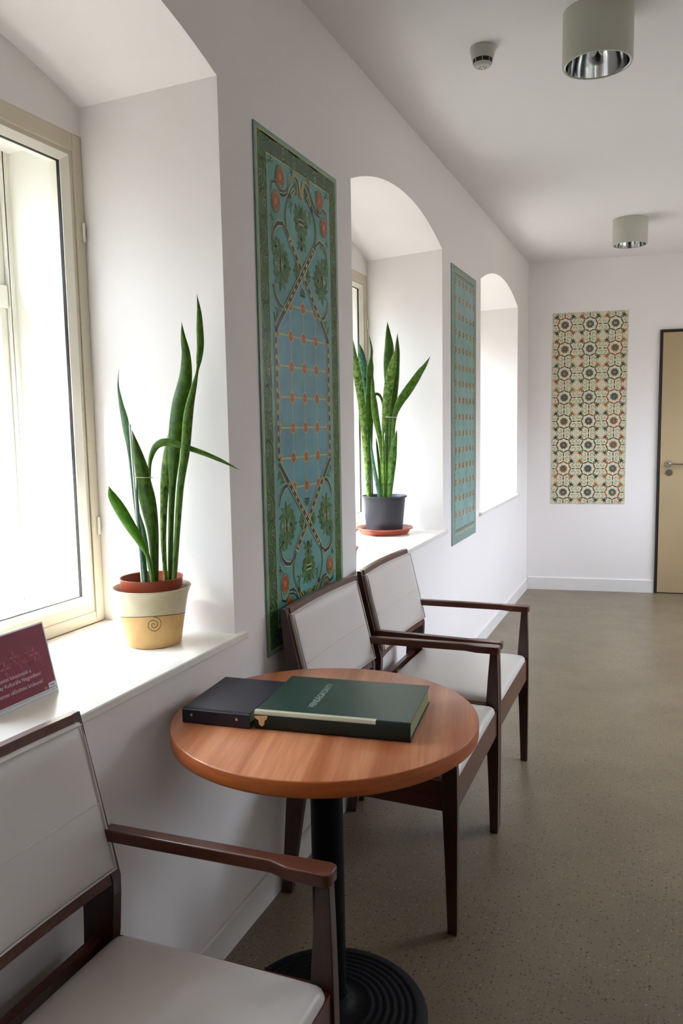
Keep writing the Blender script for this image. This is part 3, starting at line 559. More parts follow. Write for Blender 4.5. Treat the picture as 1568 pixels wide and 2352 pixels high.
# ------------------------------------------------------------------ chairs  (local +x = forward, v = y)
def make_chair(label):
    t = empty('armchair'); tag(t, label, 'chair', 'cream vinyl armchairs along the window wall')
    WF, WR, L_ = 0.306, 0.285, 0.025
    for s in (-1, 1):
        # front leg, tapering both ways from the seat
        m = MB(); rings = []
        for z, uf, ur, vi in ((0, 0.006, -0.021, 0.2825), (0.20, 0.007, -0.028, 0.2815), (0.38, 0.0075, -0.036, 0.281), (0.46, 0.0065, -0.036, 0.281), (0.55, 0.0045, -0.030, 0.281), (0.640, 0.002, -0.023, 0.282)):
            rings.append([(uf, s*vi, z), (uf, s*WF, z), (ur, s*WF, z), (ur, s*vi, z)])
        m.loft(rings); m.build('leg', M['wood_post_shaded'], t, bevel=0.0018)
        # rear leg running up into the back post
        m = MB(); rings = []
        for z, f, r in ((0, -0.511, -0.543), (0.15, -0.488, -0.531), (0.30, -0.463, -0.520), (0.45, -0.441, -0.511), (0.53, -0.4345, -0.508), (0.563, -0.4335, -0.508), (0.60, -0.442, -0.509), (0.70, -0.467, -0.512), (0.80, -0.491, -0.520), (0.878, -0.509, -0.5255)):
            vo = WR-0.004*max(0, (z-0.45)/0.43)
            rings.append([(f, s*(vo-L_), z), (f, s*vo, z), (r, s*vo, z), (r, s*(vo-L_), z)])
        m.loft(rings); m.build('leg', M['wood_post_shaded'], t, bevel=0.0018)
        # armrest: narrow at the back, paddle at the front
        m = MB()
        pl = [(-0.452, 0.2835), (-0.10, 0.3005), (-0.03, 0.3065), (-0.002, 0.3075), (0.007, 0.304), (0.0105, 0.297), (0.0105, 0.272), (0.007, 0.265), (-0.002, 0.2615), (-0.068, 0.2625), (-0.086, 0.2675), (-0.105, 0.2735), (-0.452, 0.2565)]
        zt, zb_ = 0.663, 0.639
        o = m.add([(u, s*v, zt) for u, v in pl]+[(u, s*v, zb_) for u, v in pl], [])
        n = len(pl); m.f.append(tuple(range(n))); m.f.append(tuple(range(2*n-1, n-1, -1))); m.m += [0, 0]
        for i in range(n): m.f.append((i, (i+1) % n, (i+1) % n+n, i+n)); m.m.append(0)
        m.build('armrest', M['wood'], t, bevel=0.003, segs=3, smooth=40)
    # seat rails
    m = MB(); z0, z1 = 0.352, 0.438
    m.box(-0.018, 0.002, -0.2815, 0.2815, z0, z1)
    for s in (-1, 1):
        m.prism([(-0.030, s*0.2985), (-0.030, s*0.2785), (-0.445, s*0.2625), (-0.445, s*0.2825)], 2, z0, z1)
    m.box(-0.490, -0.470, -0.262, 0.262, z0, z1)
    m.box(-0.47, -0.018, -0.02, 0.02, z0+0.02, z1-0.01)
    m.build('seat_rail', M['wood'], t, bevel=0.0015)
    # seat cushion
    m = MB(); N = 28; top = []
    def seatpt(a, b, lift):
        # a: -1 (back) .. 1 (front); b: -1 .. 1
        u = -0.218+0.218*a; wv = 0.271+0.0095*(a+1)/2
        v = wv*b
        cu = max(0.0, (abs(a)-0.90)/0.10); cv = max(0.0, (abs(b)-0.90)/0.10)
        k = (cu**2+cv**2)**0.5
        if k > 1:   # round the plan corners
            sc = 1/k; 
            u = -0.218+0.218*math.copysign(0.90+0.10*cu*sc, a); v = wv*math.copysign(0.90+0.10*cv*sc, b)
            k = 1
        edge = math.sqrt(max(0.0, 1-min(1, k)**2.2))
        dome = (1-abs(a)**2.6)*(1-abs(b)**2.6)
        return (u, v, 0.440+0.018*edge+0.022*dome**0.8)
    for i in range(N+1):
        for j in range(N+1): 
            # concentrate samples near the edges
            a = math.sin(PI/2*(2*i/N-1)); b = math.sin(PI/2*(2*j/N-1)); top.append(seatpt(a, b, 1))
    o = m.add(top, [])
    for i in range(N):
        for j in range(N):
            p = i*(N+1)+j; m.f.append((p, p+1, p+N+2, p+N+1)); m.m.append(0)
    rim = [i*(N+1) for i in range(N+1)]+[N*(N+1)+j for j in range(1, N+1)]+[i*(N+1)+N for i in range(N-1, -1, -1)]+[j for j in range(N-1, 0, -1)]
    base = m.add([(top[k][0], top[k][1], 0.4383) for k in rim], [])
    n = len(rim)
    for i in range(n): m.f.append((rim[i], rim[(i+1) % n], base+(i+1) % n, base+i)); m.m.append(0)
    m.f.append(tuple(base+i for i in range(n))); m.m.append(0)
    seat = m.build('seat', M['vinyl'], t, smooth=180)
    # curved back: rails and upholstered pad
    def fu(z): return -0.4335-0.0755*(z-0.563)/0.315 if z > 0.563 else -0.4335
    def bow(v): return -0.013*(1-(v/0.262)**2)
    for z0, z1, o1, o2 in ((0.862, 0.879, -0.0145, 0.004), (0.556, 0.584, -0.024, 0.0)):
        m = MB(); rings = []
        for k in range(17):
            v = -0.257+0.514*k/16; b_ = bow(v)
            rings.append([(fu(z0)+o2+b_, v, z0), (fu(z1)+o2+b_, v, z1), (fu(z1)+o1+b_, v, z1), (fu(z0)+o1+b_, v, z0)])
        m.loft(rings); m.build('back_rail', M['wood'], t, bevel=0.001)
    m = MB(); NV, NZ = 30, 34; ZA, ZB = 0.586, 0.8625; HW = 0.2635
    zseam = 0.716
    front = []
    for i in range(NZ+1):
        a = math.sin(PI/2*(2*i/NZ-1)); z = (ZA+ZB)/2+(ZB-ZA)/2*a
        if i in (NZ//2,): pass
        for j in range(NV+1):
            b = math.sin(PI/2*(2*j/NV-1)); v = HW*b
            e = (1-abs(a)**14)*(1-abs(b)**14)
            seam = -0.0035*math.exp(-((z-zseam)/0.0028)**2)
            front.append((fu(z)+bow(v*0.97)+0.010+0.010*e+0.004*(1-a*a)*(1-b*b)+seam, v, z))
    # exact seam rows
    m.add(front, [])
    for i in range(NZ):
        for j in range(NV):
            p = i*(NV+1)+j; m.f.append((p, p+1, p+NV+2, p+NV+1)); m.m.append(0)
    back = m.add([(fu(z)+bow(v*0.97)+0.0005, v, z) for (_, v, z) in front], [])
    for i in range(NZ):
        for j in range(NV):
            p = back+i*(NV+1)+j; m.f.append((p, p+NV+1, p+NV+2, p+1)); m.m.append(0)
    rim = [i*(NV+1) for i in range(NZ+1)]+[NZ*(NV+1)+j for j in range(1, NV+1)]+[i*(NV+1)+NV for i in range(NZ-1, -1, -1)]+[j for j in range(NV-1, 0, -1)]
    n = len(rim)
    for i in range(n): a, b = rim[i], rim[(i+1) % n]; m.f.append((a, b, b+back, a+back)); m.m.append(0)
    pad = m.build('backrest', M['vinyl'], t, smooth=60)
    m = MB(); pts = []
    for (v, z) in [(-HW+0.0025, ZA+0.0025), (-HW+0.0025, ZB-0.0025), (HW-0.0025, ZB-0.0025), (HW-0.0025, ZA+0.0025), (-HW+0.0025, ZA+0.0025)]:
        if pts:
            v0, z0 = pts[-1]
            for k in range(1, 13): pts.append((v0+(v-v0)*k/12, z0+(z-z0)*k/12))
        else: pts.append((v, z))
    m.tube([(fu(z)+bow(v*0.97)+0.0150, v, z) for v, z in pts], 0.0022, 6); m.build('piping', M['piping'], pad, smooth=60)
    # stitched seam
    m = MB(); m.tube([(fu(zseam)+bow(v*0.97)+0.0205-0.0006+0.004*(1-(v/HW)**2), v, zseam) for v in [-HW*0.96+HW*1.92*k/24 for k in range(25)]], 0.0012, 6)
    m.build('seam', M['piping'], pad, smooth=60)
    return t
ch = make_chair('cream armchair in front, left of the table, partly cut by the picture edge')
ch.location = (0.553, 0.875, 0.0005); ch.rotation_euler = (0, 0, -0.005)
dup(ch, (0.560, 2.3125, 0.0005), 0.003, 'cream armchair directly behind the round table, against the patterned green panel')
dup(ch, (0.558, 2.942, 0.0005), -0.004, 'cream armchair farthest from the camera, beside the window with the grey pot')

# ------------------------------------------------------------------ plants
def leaf(parent, org, kind, pts, rnd, view):
    """pts: world centre line with half widths; the blade is a cupped strip with thickness"""
    P = [Vector(p[:3])-org for p in pts]; W = [p[3] for p in pts]
    # resample smoothly (Catmull-Rom)
    Q, V_ = [], []
    n = len(P)
    for i in range(n-1):
        p0, p1, p2, p3 = P[max(i-1, 0)], P[i], P[i+1], P[min(i+2, n-1)]
        w0, w1, w2, w3 = W[max(i-1, 0)], W[i], W[i+1], W[min(i+2, n-1)]
        for k in range(5):
            t = k/5; f = lambda a, b, c, d: 0.5*((2*b)+(c-a)*t+(2*a-5*b+4*c-d)*t*t+(3*b-a-3*c+d)*t**3)
            Q.append(f(p0, p1, p2, p3)); V_.append(max(0.0004, f(w0, w1, w2, w3)))
    Q.append(P[-1]); V_.append(0.0003)
    tw = rnd.uniform(-0.25, 0.25); cup0 = rnd.uniform(0.25, 0.45)
    vs, fs, uvs = [], [], []
    NS = 6; n = len(Q)
    tot = sum((Q[i+1]-Q[i]).length for i in range(n-1)); acc = 0
    for i in range(n):
        T = (Q[min(i+1, n-1)]-Q[max(i-1, 0)]).normalized()
        side = T.cross(view).normalized(); nrm = side.cross(T).normalized()
        a = tw; s2 = side*math.cos(a)+nrm*math.sin(a); n2 = nrm*math.cos(a)-side*math.sin(a)
        if i: acc += (Q[i]-Q[i-1]).length
        cup = cup0+0.9*(1-min(1, acc/(tot*0.45)))           # nearly cylindrical towards the base
        w = V_[i]/math.cos(a)
        th = max(0.0006, min(0.003, w*0.22))
        for side_k in (0, 1):
            for j in range(NS+1):
                x = 2*j/NS-1
                vs.append(Q[i]+s2*w*x+n2*(w*cup*(x*x-0.4))+n2*(th*(1-x*x*0.9) if side_k else -th*0.2))
                uvs.append((j/NS, acc))
    R2 = 2*(NS+1)
    for i in range(n-1):
        for j in range(NS):
            a = i*R2+j; fs.append((a, a+1, a+1+R2, a+R2))
            b = a+NS+1; fs.append((b, b+R2, b+1+R2, b+1))
        a = i*R2; fs.append((a, a+R2, a+R2+NS+1, a+NS+1)); a += NS; fs.append((a, a+NS+1, a+NS+1+R2, a+R2))
    a = 0; fs.append(tuple(range(NS+1))+tuple(range(2*NS+1, NS, -1)))
    me = bpy.data.meshes.new('leaf'); me.from_pydata([tuple(v) for v in vs], [], fs)
    uvl = me.uv_layers.new(name='UVMap')
    for l in me.loops: uvl.data[l.index].uv = uvs[l.vertex_index]
    me.materials.append(M['leaf_'+kind])
    for p in me.polygons: p.use_smooth = True
    me.set_sharp_from_angle(angle=math.radians(60))
    o = bpy.data.objects.new('leaf', me); C.objects.link(o); o.parent = parent; return o

VW = Vector((-0.37, 0.93, 0))
c1 = Vector((-0.158, 1.682, ZS+0.0004))
pl = empty('ceramic_planter', c1); tag(pl, 'cream and ochre glazed ceramic planter with incised spiral on the near sill', 'planter')
m = MB()
m.lathe([(0, 0), (0.068, 0), (0.0705, 0.003), (0.0745, 0.03), (0.081, 0.07), (0.088, 0.11), (0.0925, 0.13), (0.098, 0.144), (0.1005, 0.149), (0.0985, 0.1515), (0.094, 0.147), (0.0885, 0.132), (0.084, 0.11), (0.077, 0.07), (0.066, 0.008), (0, 0.008)], 96)
m.build('pot_body', M['planter'], pl, smooth=60)
def prad(z):
    pr = [(0.0705, 0.003), (0.0745, 0.03), (0.081, 0.07), (0.088, 0.11), (0.0925, 0.13)]
    for (r0, z0), (r1, z1) in zip(pr, pr[1:]):
        if z <= z1: return r0+(r1-r0)*(z-z0)/(z1-z0)
    return 0.0925
def onpot(az, z, e=0.0003):
    r = prad(z)+e; return (r*math.cos(az), r*math.sin(az), z)
fa = math.atan2(-0.82, 0.57)     # azimuth that faces into the corridor
m = MB(); sp_ = []
for k in range(61):
    th = 2*PI*2.3*k/60; r = 0.020*(1-k/62)
    sp_.append(onpot(fa+0.05+(r*math.sin(th)-0.002)/0.08, 0.066+r*math.cos(th)*1.05))
m.tube(sp_, 0.0008, 6)
def zl(az):
    z = 0.085
    for _ in range(8): z = 0.075+0.16*prad(z)*math.cos(az-math.atan2(-0.821, 0.571))
    return z
m.tube([onpot(fa+x, zl(fa+x)) for x in [-1.7+3.4*k/50 for k in range(51)]], 0.0009, 6)
m.build('incised_line', M['incised'], pl, smooth=60)

def plant(name, label, org, potprof, potmat, soil_r, soil_z, leaves, view, seed):
    t = empty(name, org); tag(t, label, 'plant')
    m = MB(); m.lathe(potprof, 72); m.build('pot', potmat, t, smooth=50)
    m = MB(); rr = random.Random(seed)
    prof = [(soil_r*k/8, soil_z+0.004*math.sin(k*1.7)) for k in range(9)]; m.lathe(prof, 40)
    for k in range(60):
        a = rr.uniform(0, 2*PI); r = soil_r*0.93*math.sqrt(rr.random()); x, y = r*math.cos(a), r*math.sin(a); s_ = rr.uniform(0.002, 0.005)
        m.add([(x-s_, y, soil_z), (x, y-s_, soil_z+0.001), (x+s_, y, soil_z), (x, y+s_, soil_z+0.002), (x, y, soil_z+0.006+s_)], [(0,1,4), (1,2,4), (2,3,4), (3,0,4), (0,3,2,1)])
    m.build('soil', M['soil'], t)
    for kind, pts in leaves: leaf(t, Vector(org), kind, pts, rr, view)
    return t
pA = plant('snake_plant', 'tall snake plant in a brown plastic pot inside the ceramic planter, near window', (c1.x, c1.y, c1.z+0.0085),
  [(0, 0.0), (0.060, 0), (0.0625, 0.01), (0.070, 0.125), (0.0705, 0.132), (0.078, 0.140), (0.0795, 0.163), (0.0808, 0.165), (0.0800, 0.167), (0.0772, 0.1655), (0.0755, 0.143), (0.068, 0.13), (0.060, 0.004), (0, 0.004)], M['terracotta'], 0.0695, 0.137, LEAVES_A, VW, 5)
org = Vector((c1.x, c1.y, c1.z+0.0085))
m = MB(); m.tube([Vector((-0.1625, 1.648, 1.0))-org, Vector((-0.1745, 1.6428, 1.422))-org], 0.0027, 12); m.build('support_cane', M['stick'], pA, smooth=60)
m = MB(); pts = []
for k in range(25):
    a = 2*PI*k/24; pts.append(Vector((-0.1508+0.0235*math.cos(a)*0.93+0.012*math.sin(a)*0.37, 1.6545+0.0235*math.cos(a)*0.37-0.014*math.sin(a)*0.93, 1.2895-0.001*math.cos(a)))-org)
m.tube(pts, 0.0011, 6); m.tube([pts[0], Vector((-0.118, 1.661, 1.2868))-org, Vector((-0.108, 1.664, 1.2862))-org], [0.0009, 0.0006, 0.0003], 6)
m.build('raffia_tie', M['twine'], pA, smooth=60)

c2 = Vector((-0.262, 3.83, ZS+0.0004))
sc_ = MB(); sc_.lathe([(0, 0), (0.118, 0), (0.121, 0.002), (0.134, 0.022), (0.139, 0.026), (0.1455, 0.027), (0.1465, 0.031), (0.144, 0.0335), (0.137, 0.0315), (0.128, 0.022), (0.118, 0.005), (0, 0.005)], 80)
so = sc_.build('plant_saucer', M['terracotta'], None, smooth=50); so.location = c2; tag(so, 'round terracotta saucer under the grey pot on the middle sill', 'saucer')
pB = plant('snake_plant', 'snake plant with mottled leaves in a dark grey pot on the middle window sill', (c2.x, c2.y, c2.z+0.0054),
  [(0, 0.0), (0.088, 0), (0.0905, 0.003), (0.094, 0.02), (0.108, 0.175), (0.109, 0.180), (0.1155, 0.1815), (0.117, 0.186), (0.1155, 0.190), (0.111, 0.190), (0.106, 0.182), (0.102, 0.16), (0.088, 0.006), (0, 0.006)], M['anthracite'], 0.1045, 0.165, LEAVES_B, VW, 9)
org = Vector((c2.x, c2.y, c2.z+0.0054))
m = MB(); pts = []
for k in range(25):
    a = 2*PI*k/24; pts.append(Vector((-0.2105+0.026*math.cos(a), 3.815+0.010*math.cos(a)-0.040*math.sin(a), 1.449-0.002*math.cos(a)))-org)
m.tube(pts, 0.0011, 6); m.build('string_tie', M['stick'], pB, smooth=60)
m = MB(); m.lathe([(0, 0), (0.055, 0), (0.062, 0.016), (0.066, 0.022), (0.064, 0.024), (0.058, 0.018), (0.052, 0.004), (0, 0.004)], 48)
ds = m.build('plant_saucer', M['terracotta'], None, smooth=50); ds.location = (-0.236, 3.205, ZS+0.0004)
tag(ds, 'small brown saucer edge peeking out behind the pillar on the middle sill', 'saucer')

# ------------------------------------------------------------------ wall panels
class Panel:
    """flat ornament drawn in (s, t) metres as thin glaze layers on a plate"""
    def __init__(s, w, h, order):
        s.mb = MB(); s.names = []; s.w = w; s.h = h; s.order = order; s.th = 0.004
    def mi(s, n):
        if n not in s.names: s.names.append(n)
        return s.names.index(n)
    def poly(s, pts, n, lay):
        z = s.th+0.00012*lay
        s.mb.add([(x, y, z) for x, y in pts], [tuple(range(len(pts)))], s.mi(n))
    def rect(s, a, b, c, d, n, lay): s.poly([(a, c), (b, c), (b, d), (a, d)], n, lay)
    def frame(s, a, b, c, d, w, n, lay):
        s.rect(a, b, c, c+w, n, lay); s.rect(a, b, d-w, d, n, lay); s.rect(a, a+w, c+w, d-w, n, lay); s.rect(b-w, b, c+w, d-w, n, lay)
    def disc(s, x, y, r, n, lay, ry=None, seg=14, ph=0):
        ry = ry or r; s.poly([(x+r*math.cos(2*PI*k/seg+ph), y+ry*math.sin(2*PI*k/seg+ph)) for k in range(seg)], n, lay)
    def ribbon(s, pts, w, n, lay):
        L = []; k = len(pts)
        for i, p in enumerate(pts):
            a = pts[max(0, i-1)]; b = pts[min(k-1, i+1)]; dx, dy = b[0]-a[0], b[1]-a[1]; q = math.hypot(dx, dy) or 1
            ww = (w[i] if isinstance(w, (list, tuple)) else w)/2
            L.append(((p[0]-dy/q*ww, p[1]+dx/q*ww), (p[0]+dy/q*ww, p[1]-dx/q*ww)))
        z = s.th+0.00012*lay; o = len(s.mb.v); mi = s.mi(n)
        for a, b in L: s.mb.v += [(a[0], a[1], z), (b[0], b[1], z)]
        for i in range(k-1): s.mb.f.append((o+2*i, o+2*i+1, o+2*i+3, o+2*i+2)); s.mb.m.append(mi)
    def build(s, name, base, M4):
        s.mb.box(0, s.w, 0, s.h, 0, s.th, s.mi(base))
        me = bpy.data.meshes.new(name); me.from_pydata(s.mb.v, [], s.mb.f)
        for n in s.names: me.materials.append(G[n])
        for p, i in zip(me.polygons, s.mb.m): p.material_index = i
        me.transform(M4)
        o = bpy.data.objects.new(name, me); C.objects.link(o); return o

def arc(cx, cy, rx, ry, a0, a1, n=14): return [(cx+rx*math.cos(math.radians(a0+(a1-a0)*k/n)), cy+ry*math.sin(math.radians(a0+(a1-a0)*k/n))) for k in range(n+1)]
def lerp(a, b, t): return (a[0]+(b[0]-a[0])*t, a[1]+(b[1]-a[1])*t)

p1 = Panel(0.590, 1.508, 0); CX, CY = 0.295, 0.760
p1.rect(0.012, 0.578, 0.012, 1.496, 'yellow', 1); p1.rect(0.0155, 0.5745, 0.0155, 1.4925, 'forest', 2)
p1.rect(0.068, 0.522, 0.072, 1.444, 'yellow', 7); p1.rect(0.071, 0.519, 0.075, 1.441, 'sea', 8)
# acanthus scroll border: overlapping curled leaves
rnd = random.Random(8)
def scroll(cx, cy, dx, dy, k, n):
    """leaf scroll at border cell; (dx,dy) = running direction"""
    px, py = -dy, dx; sgn = 1 if k % 2 else -1
    ox, oy = cx+px*sgn*0.027, cy
    for q in range(8):
        r0 = 0.013+0.0062*q; pts = []; ww = []
        for j in range(15):
            u = j/14; a = math.pi*(0.02+0.96*u); r = r0*(0.82+0.5*u)
            fx, sx = math.cos(a)*r*1.05, math.sin(a)*r
            pts.append((min(0.573, max(0.017, ox-px*sgn*sx+dx*fx)), min(1.491, max(0.017, oy-py*sgn*sx+dy*fx))))
            ww.append((0.0052 if q % 2 else 0.0044)*(0.25+math.sin(PI*u))*0.9)
        p1.ribbon(pts, ww, ('moss', 'dleaf', 'leaf', 'forest', 'moss', 'leaf', 'dleaf', 'moss')[q], 3+(q % 2))
    ex, ey = cx+px*0.010*(1 if k % 2 else -1), cy+py*0.010*(1 if k % 2 else -1)
    p1.disc(ex, ey, 0.0075, 'straw' if k % 3 else 'leaf', 5, ry=0.009); p1.disc(ex, ey, 0.006, 'indigo', 6, ry=0.0072)
N_ = 19
for k in range(N_):
    y = 0.05+(1.508-0.1)*k/(N_-1)
    scroll(0.0415, y, 0, 1 if y > 0.76 else 1, k, N_); scroll(0.5485, y, 0, 1, k+1, N_)
for k in range(6):
    x = 0.105+0.38*k/5; scroll(x, 0.044, 1, 0, k, 6); scroll(x, 1.468, 1, 0, k, 6)
p1.frame(0.0, 0.59, 0.0, 1.508, 0.012, 'margin', 7); p1.frame(0.012, 0.578, 0.012, 1.496, 0.0035, 'yellow', 8)
# octagonal lattice field
oct_ = [(CX, 1.146), (0.489, 0.957), (0.489, 0.571), (CX, 0.375), (0.101, 0.571), (0.101, 0.957)]
p1.poly(oct_, 'blue', 9)
def inside(x, y, mg=0.0):
    if not (0.101+mg < x < 0.489-mg): return False
    hi = 1.146-abs(x-CX)*(1.146-0.957)/0.194-mg*1.2; lo = 0.375+abs(x-CX)*(0.571-0.375)/0.194+mg*1.2
    return lo < y < hi
rows = [1.038-0.0921*k for k in range(7)]; cols = [CX+0.0925*k for k in (-2, -1, 0, 1, 2)]
for x in cols[1:4]:
    y0 = 0.375+abs(x-CX)*1.01; y1 = 1.146-abs(x-CX)*0.974; p1.rect(x-0.0016, x+0.0016, y0, y1, 'straw', 10)
for y in rows:
    xs = [CX+0.194*k/40 for k in range(-40, 41)]; xs = [x for x in xs if inside(x, y)]
    if xs: p1.rect(min(xs), max(xs), y-0.0022, y+0.0022, 'yellow', 11)
    for x in cols:
        if inside(x, y, -0.012):
            xx = min(max(x, 0.111), 0.479); rx = 0.0135 if abs(x-CX) < 0.15 else 0.010
            p1.disc(xx, y, rx+0.0035, 'yellow', 12, ry=rx+0.006); p1.disc(xx, y, rx, 'red', 13, ry=rx+0.002)
            for q in range(6): a = 2*PI*q/6; p1.disc(xx+rx*0.62*math.cos(a), y+rx*0.68*math.sin(a), rx*0.2, 'rust', 14, seg=6)
            p1.disc(xx, y, rx*0.36, 'orange', 15, seg=8)
def band(pts, w=0.0155, lay=16, beads=True):
    p1.ribbon(pts, w+0.008, 'straw', lay); p1.ribbon(pts, w, 'navy', lay+1)
    if beads:
        L = sum(math.dist(pts[i], pts[i+1]) for i in range(len(pts)-1)); n = max(1, int(L/0.030))
        for k in range(n):
            d = (k+0.5)*L/n
            for i in range(len(pts)-1):
                q = math.dist(pts[i], pts[i+1])
                if d <= q:
                    c = lerp(pts[i], pts[i+1], d/q); ux, uy = (pts[i+1][0]-pts[i][0])/q, (pts[i+1][1]-pts[i][1])/q
                    a, b = 0.0085, 0.0042
                    p1.poly([(c[0]+ux*a*math.cos(t)-uy*b*math.sin(t), c[1]+uy*a*math.cos(t)+ux*b*math.sin(t)) for t in [2*PI*j/10 for j in range(10)]], 'yellow', lay+2); break
                d -= q
def mirror(pts, ms, mt): return [((2*CX-x) if ms else x, (2*CY-y) if mt else y) for x, y in pts]
for ms in (0, 1):
    band([(0.101, 0.957) if not ms else (0.489, 0.957), (0.101, 0.571) if not ms else (0.489, 0.571)])
for mt in (0, 1):
    for ms in (0, 1):
        g = lambda q: mirror(q, ms, mt)
        band(g([(0.101, 0.957), (0.155, 1.010)]), lay=16, beads=False)
        band(g([(0.155, 1.010), (CX, 1.146), (0.382, 1.232)]), lay=19 if ms else 22)
        # thin collar where the band ends, then the slender stem that closes the loop above
        p1.ribbon(g([(0.372, 1.240), (0.394, 1.226)]), 0.006, 'straw', 26)
        st = g([(0.386, 1.240), (0.404, 1.268), (0.408, 1.300), (0.398, 1.330), (0.380, 1.352)]); p1.ribbon(st, 0.009, 'straw', 20); p1.ribbon(st, 0.0055, 'forest', 21)
        p1.ribbon(g([(0.380, 1.352), (0.366, 1.366)]), 0.013, 'navy', 22); p1.ribbon(g([(0.366, 1.366), (0.340, 1.388)]), 0.016, 'yellow', 22); p1.ribbon(g([(0.364, 1.368), (0.344, 1.385)]), 0.006, 'navy', 23)
        # orange heart curls
        cu = g([(0.300, 1.372), (0.303, 1.400), (0.315, 1.424), (0.338, 1.430), (0.360, 1.418), (0.372, 1.394)]); p1.ribbon(cu, [0.012,0.012,0.011,0.009,0.006,0.003], 'yellow', 24); p1.ribbon(cu, [0.007,0.007,0.006,0.005,0.003,0.001], 'orange', 25)
        tl = g([(0.372, 1.394), (0.392, 1.372), (0.420, 1.360)]); p1.ribbon(tl, 0.005, 'forest', 22)
        # side loops: dark C scrolls
        c1_ = g([(0.205, 1.222), (0.190, 1.250), (0.160, 1.268), (0.128, 1.262), (0.104, 1.242), (0.094, 1.212)])
        p1.ribbon(c1_, [0.010, 0.013, 0.018, 0.020, 0.015, 0.010], 'straw', 20); p1.ribbon(c1_, [0.005, 0.008, 0.011, 0.012, 0.009, 0.005], 'navy', 21)
        c2_ = g([(0.214, 1.058), (0.188, 1.030), (0.160, 1.022), (0.130, 1.030), (0.106, 1.052), (0.094, 1.084)])
        p1.ribbon(c2_, [0.014, 0.018, 0.018, 0.018, 0.015, 0.010], 'straw', 17); p1.ribbon(c2_, [0.010, 0.012, 0.011, 0.012, 0.009, 0.005], 'navy', 18)
        p1.ribbon(g([(0.185, 1.030), (0.140, 1.010), (0.098, 1.020)]), [0.006, 0.009, 0.003], 'leaf', 15)
        p1.ribbon(g([(0.092, 1.005), (0.102, 0.985), (0.118, 0.975)]), [0.004, 0.014, 0.002], 'forest', 15)
        p1.disc(*g([(0.120, 1.000)])[0], 0.010, 'leaf', 15, ry=0.014)
        # corner flowers with their dark tendrils
        for (x, y) in ((0.152, 1.398), (0.120, 1.322)):
            X, Y = g([(x, y)])[0]
            p1.ribbon(arc(X, Y, 0.0265, 0.031, 0, 360, 22), 0.006, 'straw', 18); p1.ribbon(arc(X, Y, 0.0265, 0.031, 0, 360, 22), 0.0032, 'forest', 19)
            p1.disc(X, Y, 0.0215, 'orange', 20, ry=0.026, seg=18)
            for q in range(8): a = 2*PI*q/8; p1.disc(X+0.0145*math.cos(a), Y+0.0175*math.sin(a), 0.0068, 'red', 21, ry=0.008, seg=8)
            p1.disc(X, Y, 0.0085, 'orange', 22, seg=10)
        td = g([(0.092, 1.345), (0.098, 1.370), (0.122, 1.378), (0.150, 1.358), (0.176, 1.350), (0.198, 1.362), (0.212, 1.388), (0.218, 1.420)])
        p1.ribbon(td, 0.013, 'straw', 16); p1.ribbon(td, [0.005, 0.009, 0.009, 0.007, 0.010, 0.007, 0.005, 0.003], 'navy', 17); 
        X, Y = g([(0.160, 1.355)])[0]; p1.rect(X-0.008, X+0.008, Y-0.009, Y+0.009, 'navy', 19); p1.rect(X-0.008, X+0.008, Y-0.002, Y+0.002, 'yellow', 20)
        for (x, y, r_, a) in ((0.092, 1.425, 0.016, 0), (0.235, 1.432, 0.012, 1), (0.095, 1.275, 0.012, 2), (0.225, 1.330, 0.018, 1)):
            X, Y = g([(x, y)])[0]
            for q in range(4):
                b_ = a+q*1.1; p1.ribbon([(X, Y), (X+r_*0.8*math.cos(b_), Y+r_*0.8*math.sin(b_)), (X+r_*1.5*math.cos(b_+0.4), Y+r_*1.5*math.sin(b_+0.4))], [0.004, r_*0.45, 0.001], 'forest' if q % 2 else 'leaf', 12)
def acanthus(cx, cy, ang, sc, mt, ms=0, lay=10):
    """plume of five curling lobes"""
    for q in range(7):
        b_ = math.radians(-66+22*q); L = sc*(1.0-0.10*abs(q-3))
        pts = []; ww = []
        for j in range(8):
            u = j/7; a = b_*(0.45+0.95*u*u); r = L*u
            x, y = r*math.sin(a), r*math.cos(a)
            X = cx+x*math.cos(ang)-y*math.sin(ang); Y = cy+x*math.sin(ang)+y*math.cos(ang)
            pts.append((X, Y)); ww.append(sc*0.24*math.sin(PI*min(1, u*0.92+0.08))**0.8+0.0008)
        pts = mirror(pts, ms, mt)
        p1.ribbon(pts, [w+0.0035 for w in ww], 'dleaf' if q % 2 else 'forest', lay+(q % 3)); p1.ribbon(pts, ww, 'leaf' if q % 2 else 'moss', lay+3+(q % 2)); p1.ribbon(pts, [w*0.3 for w in ww], 'forest' if q % 2 else 'leaf', lay+5)
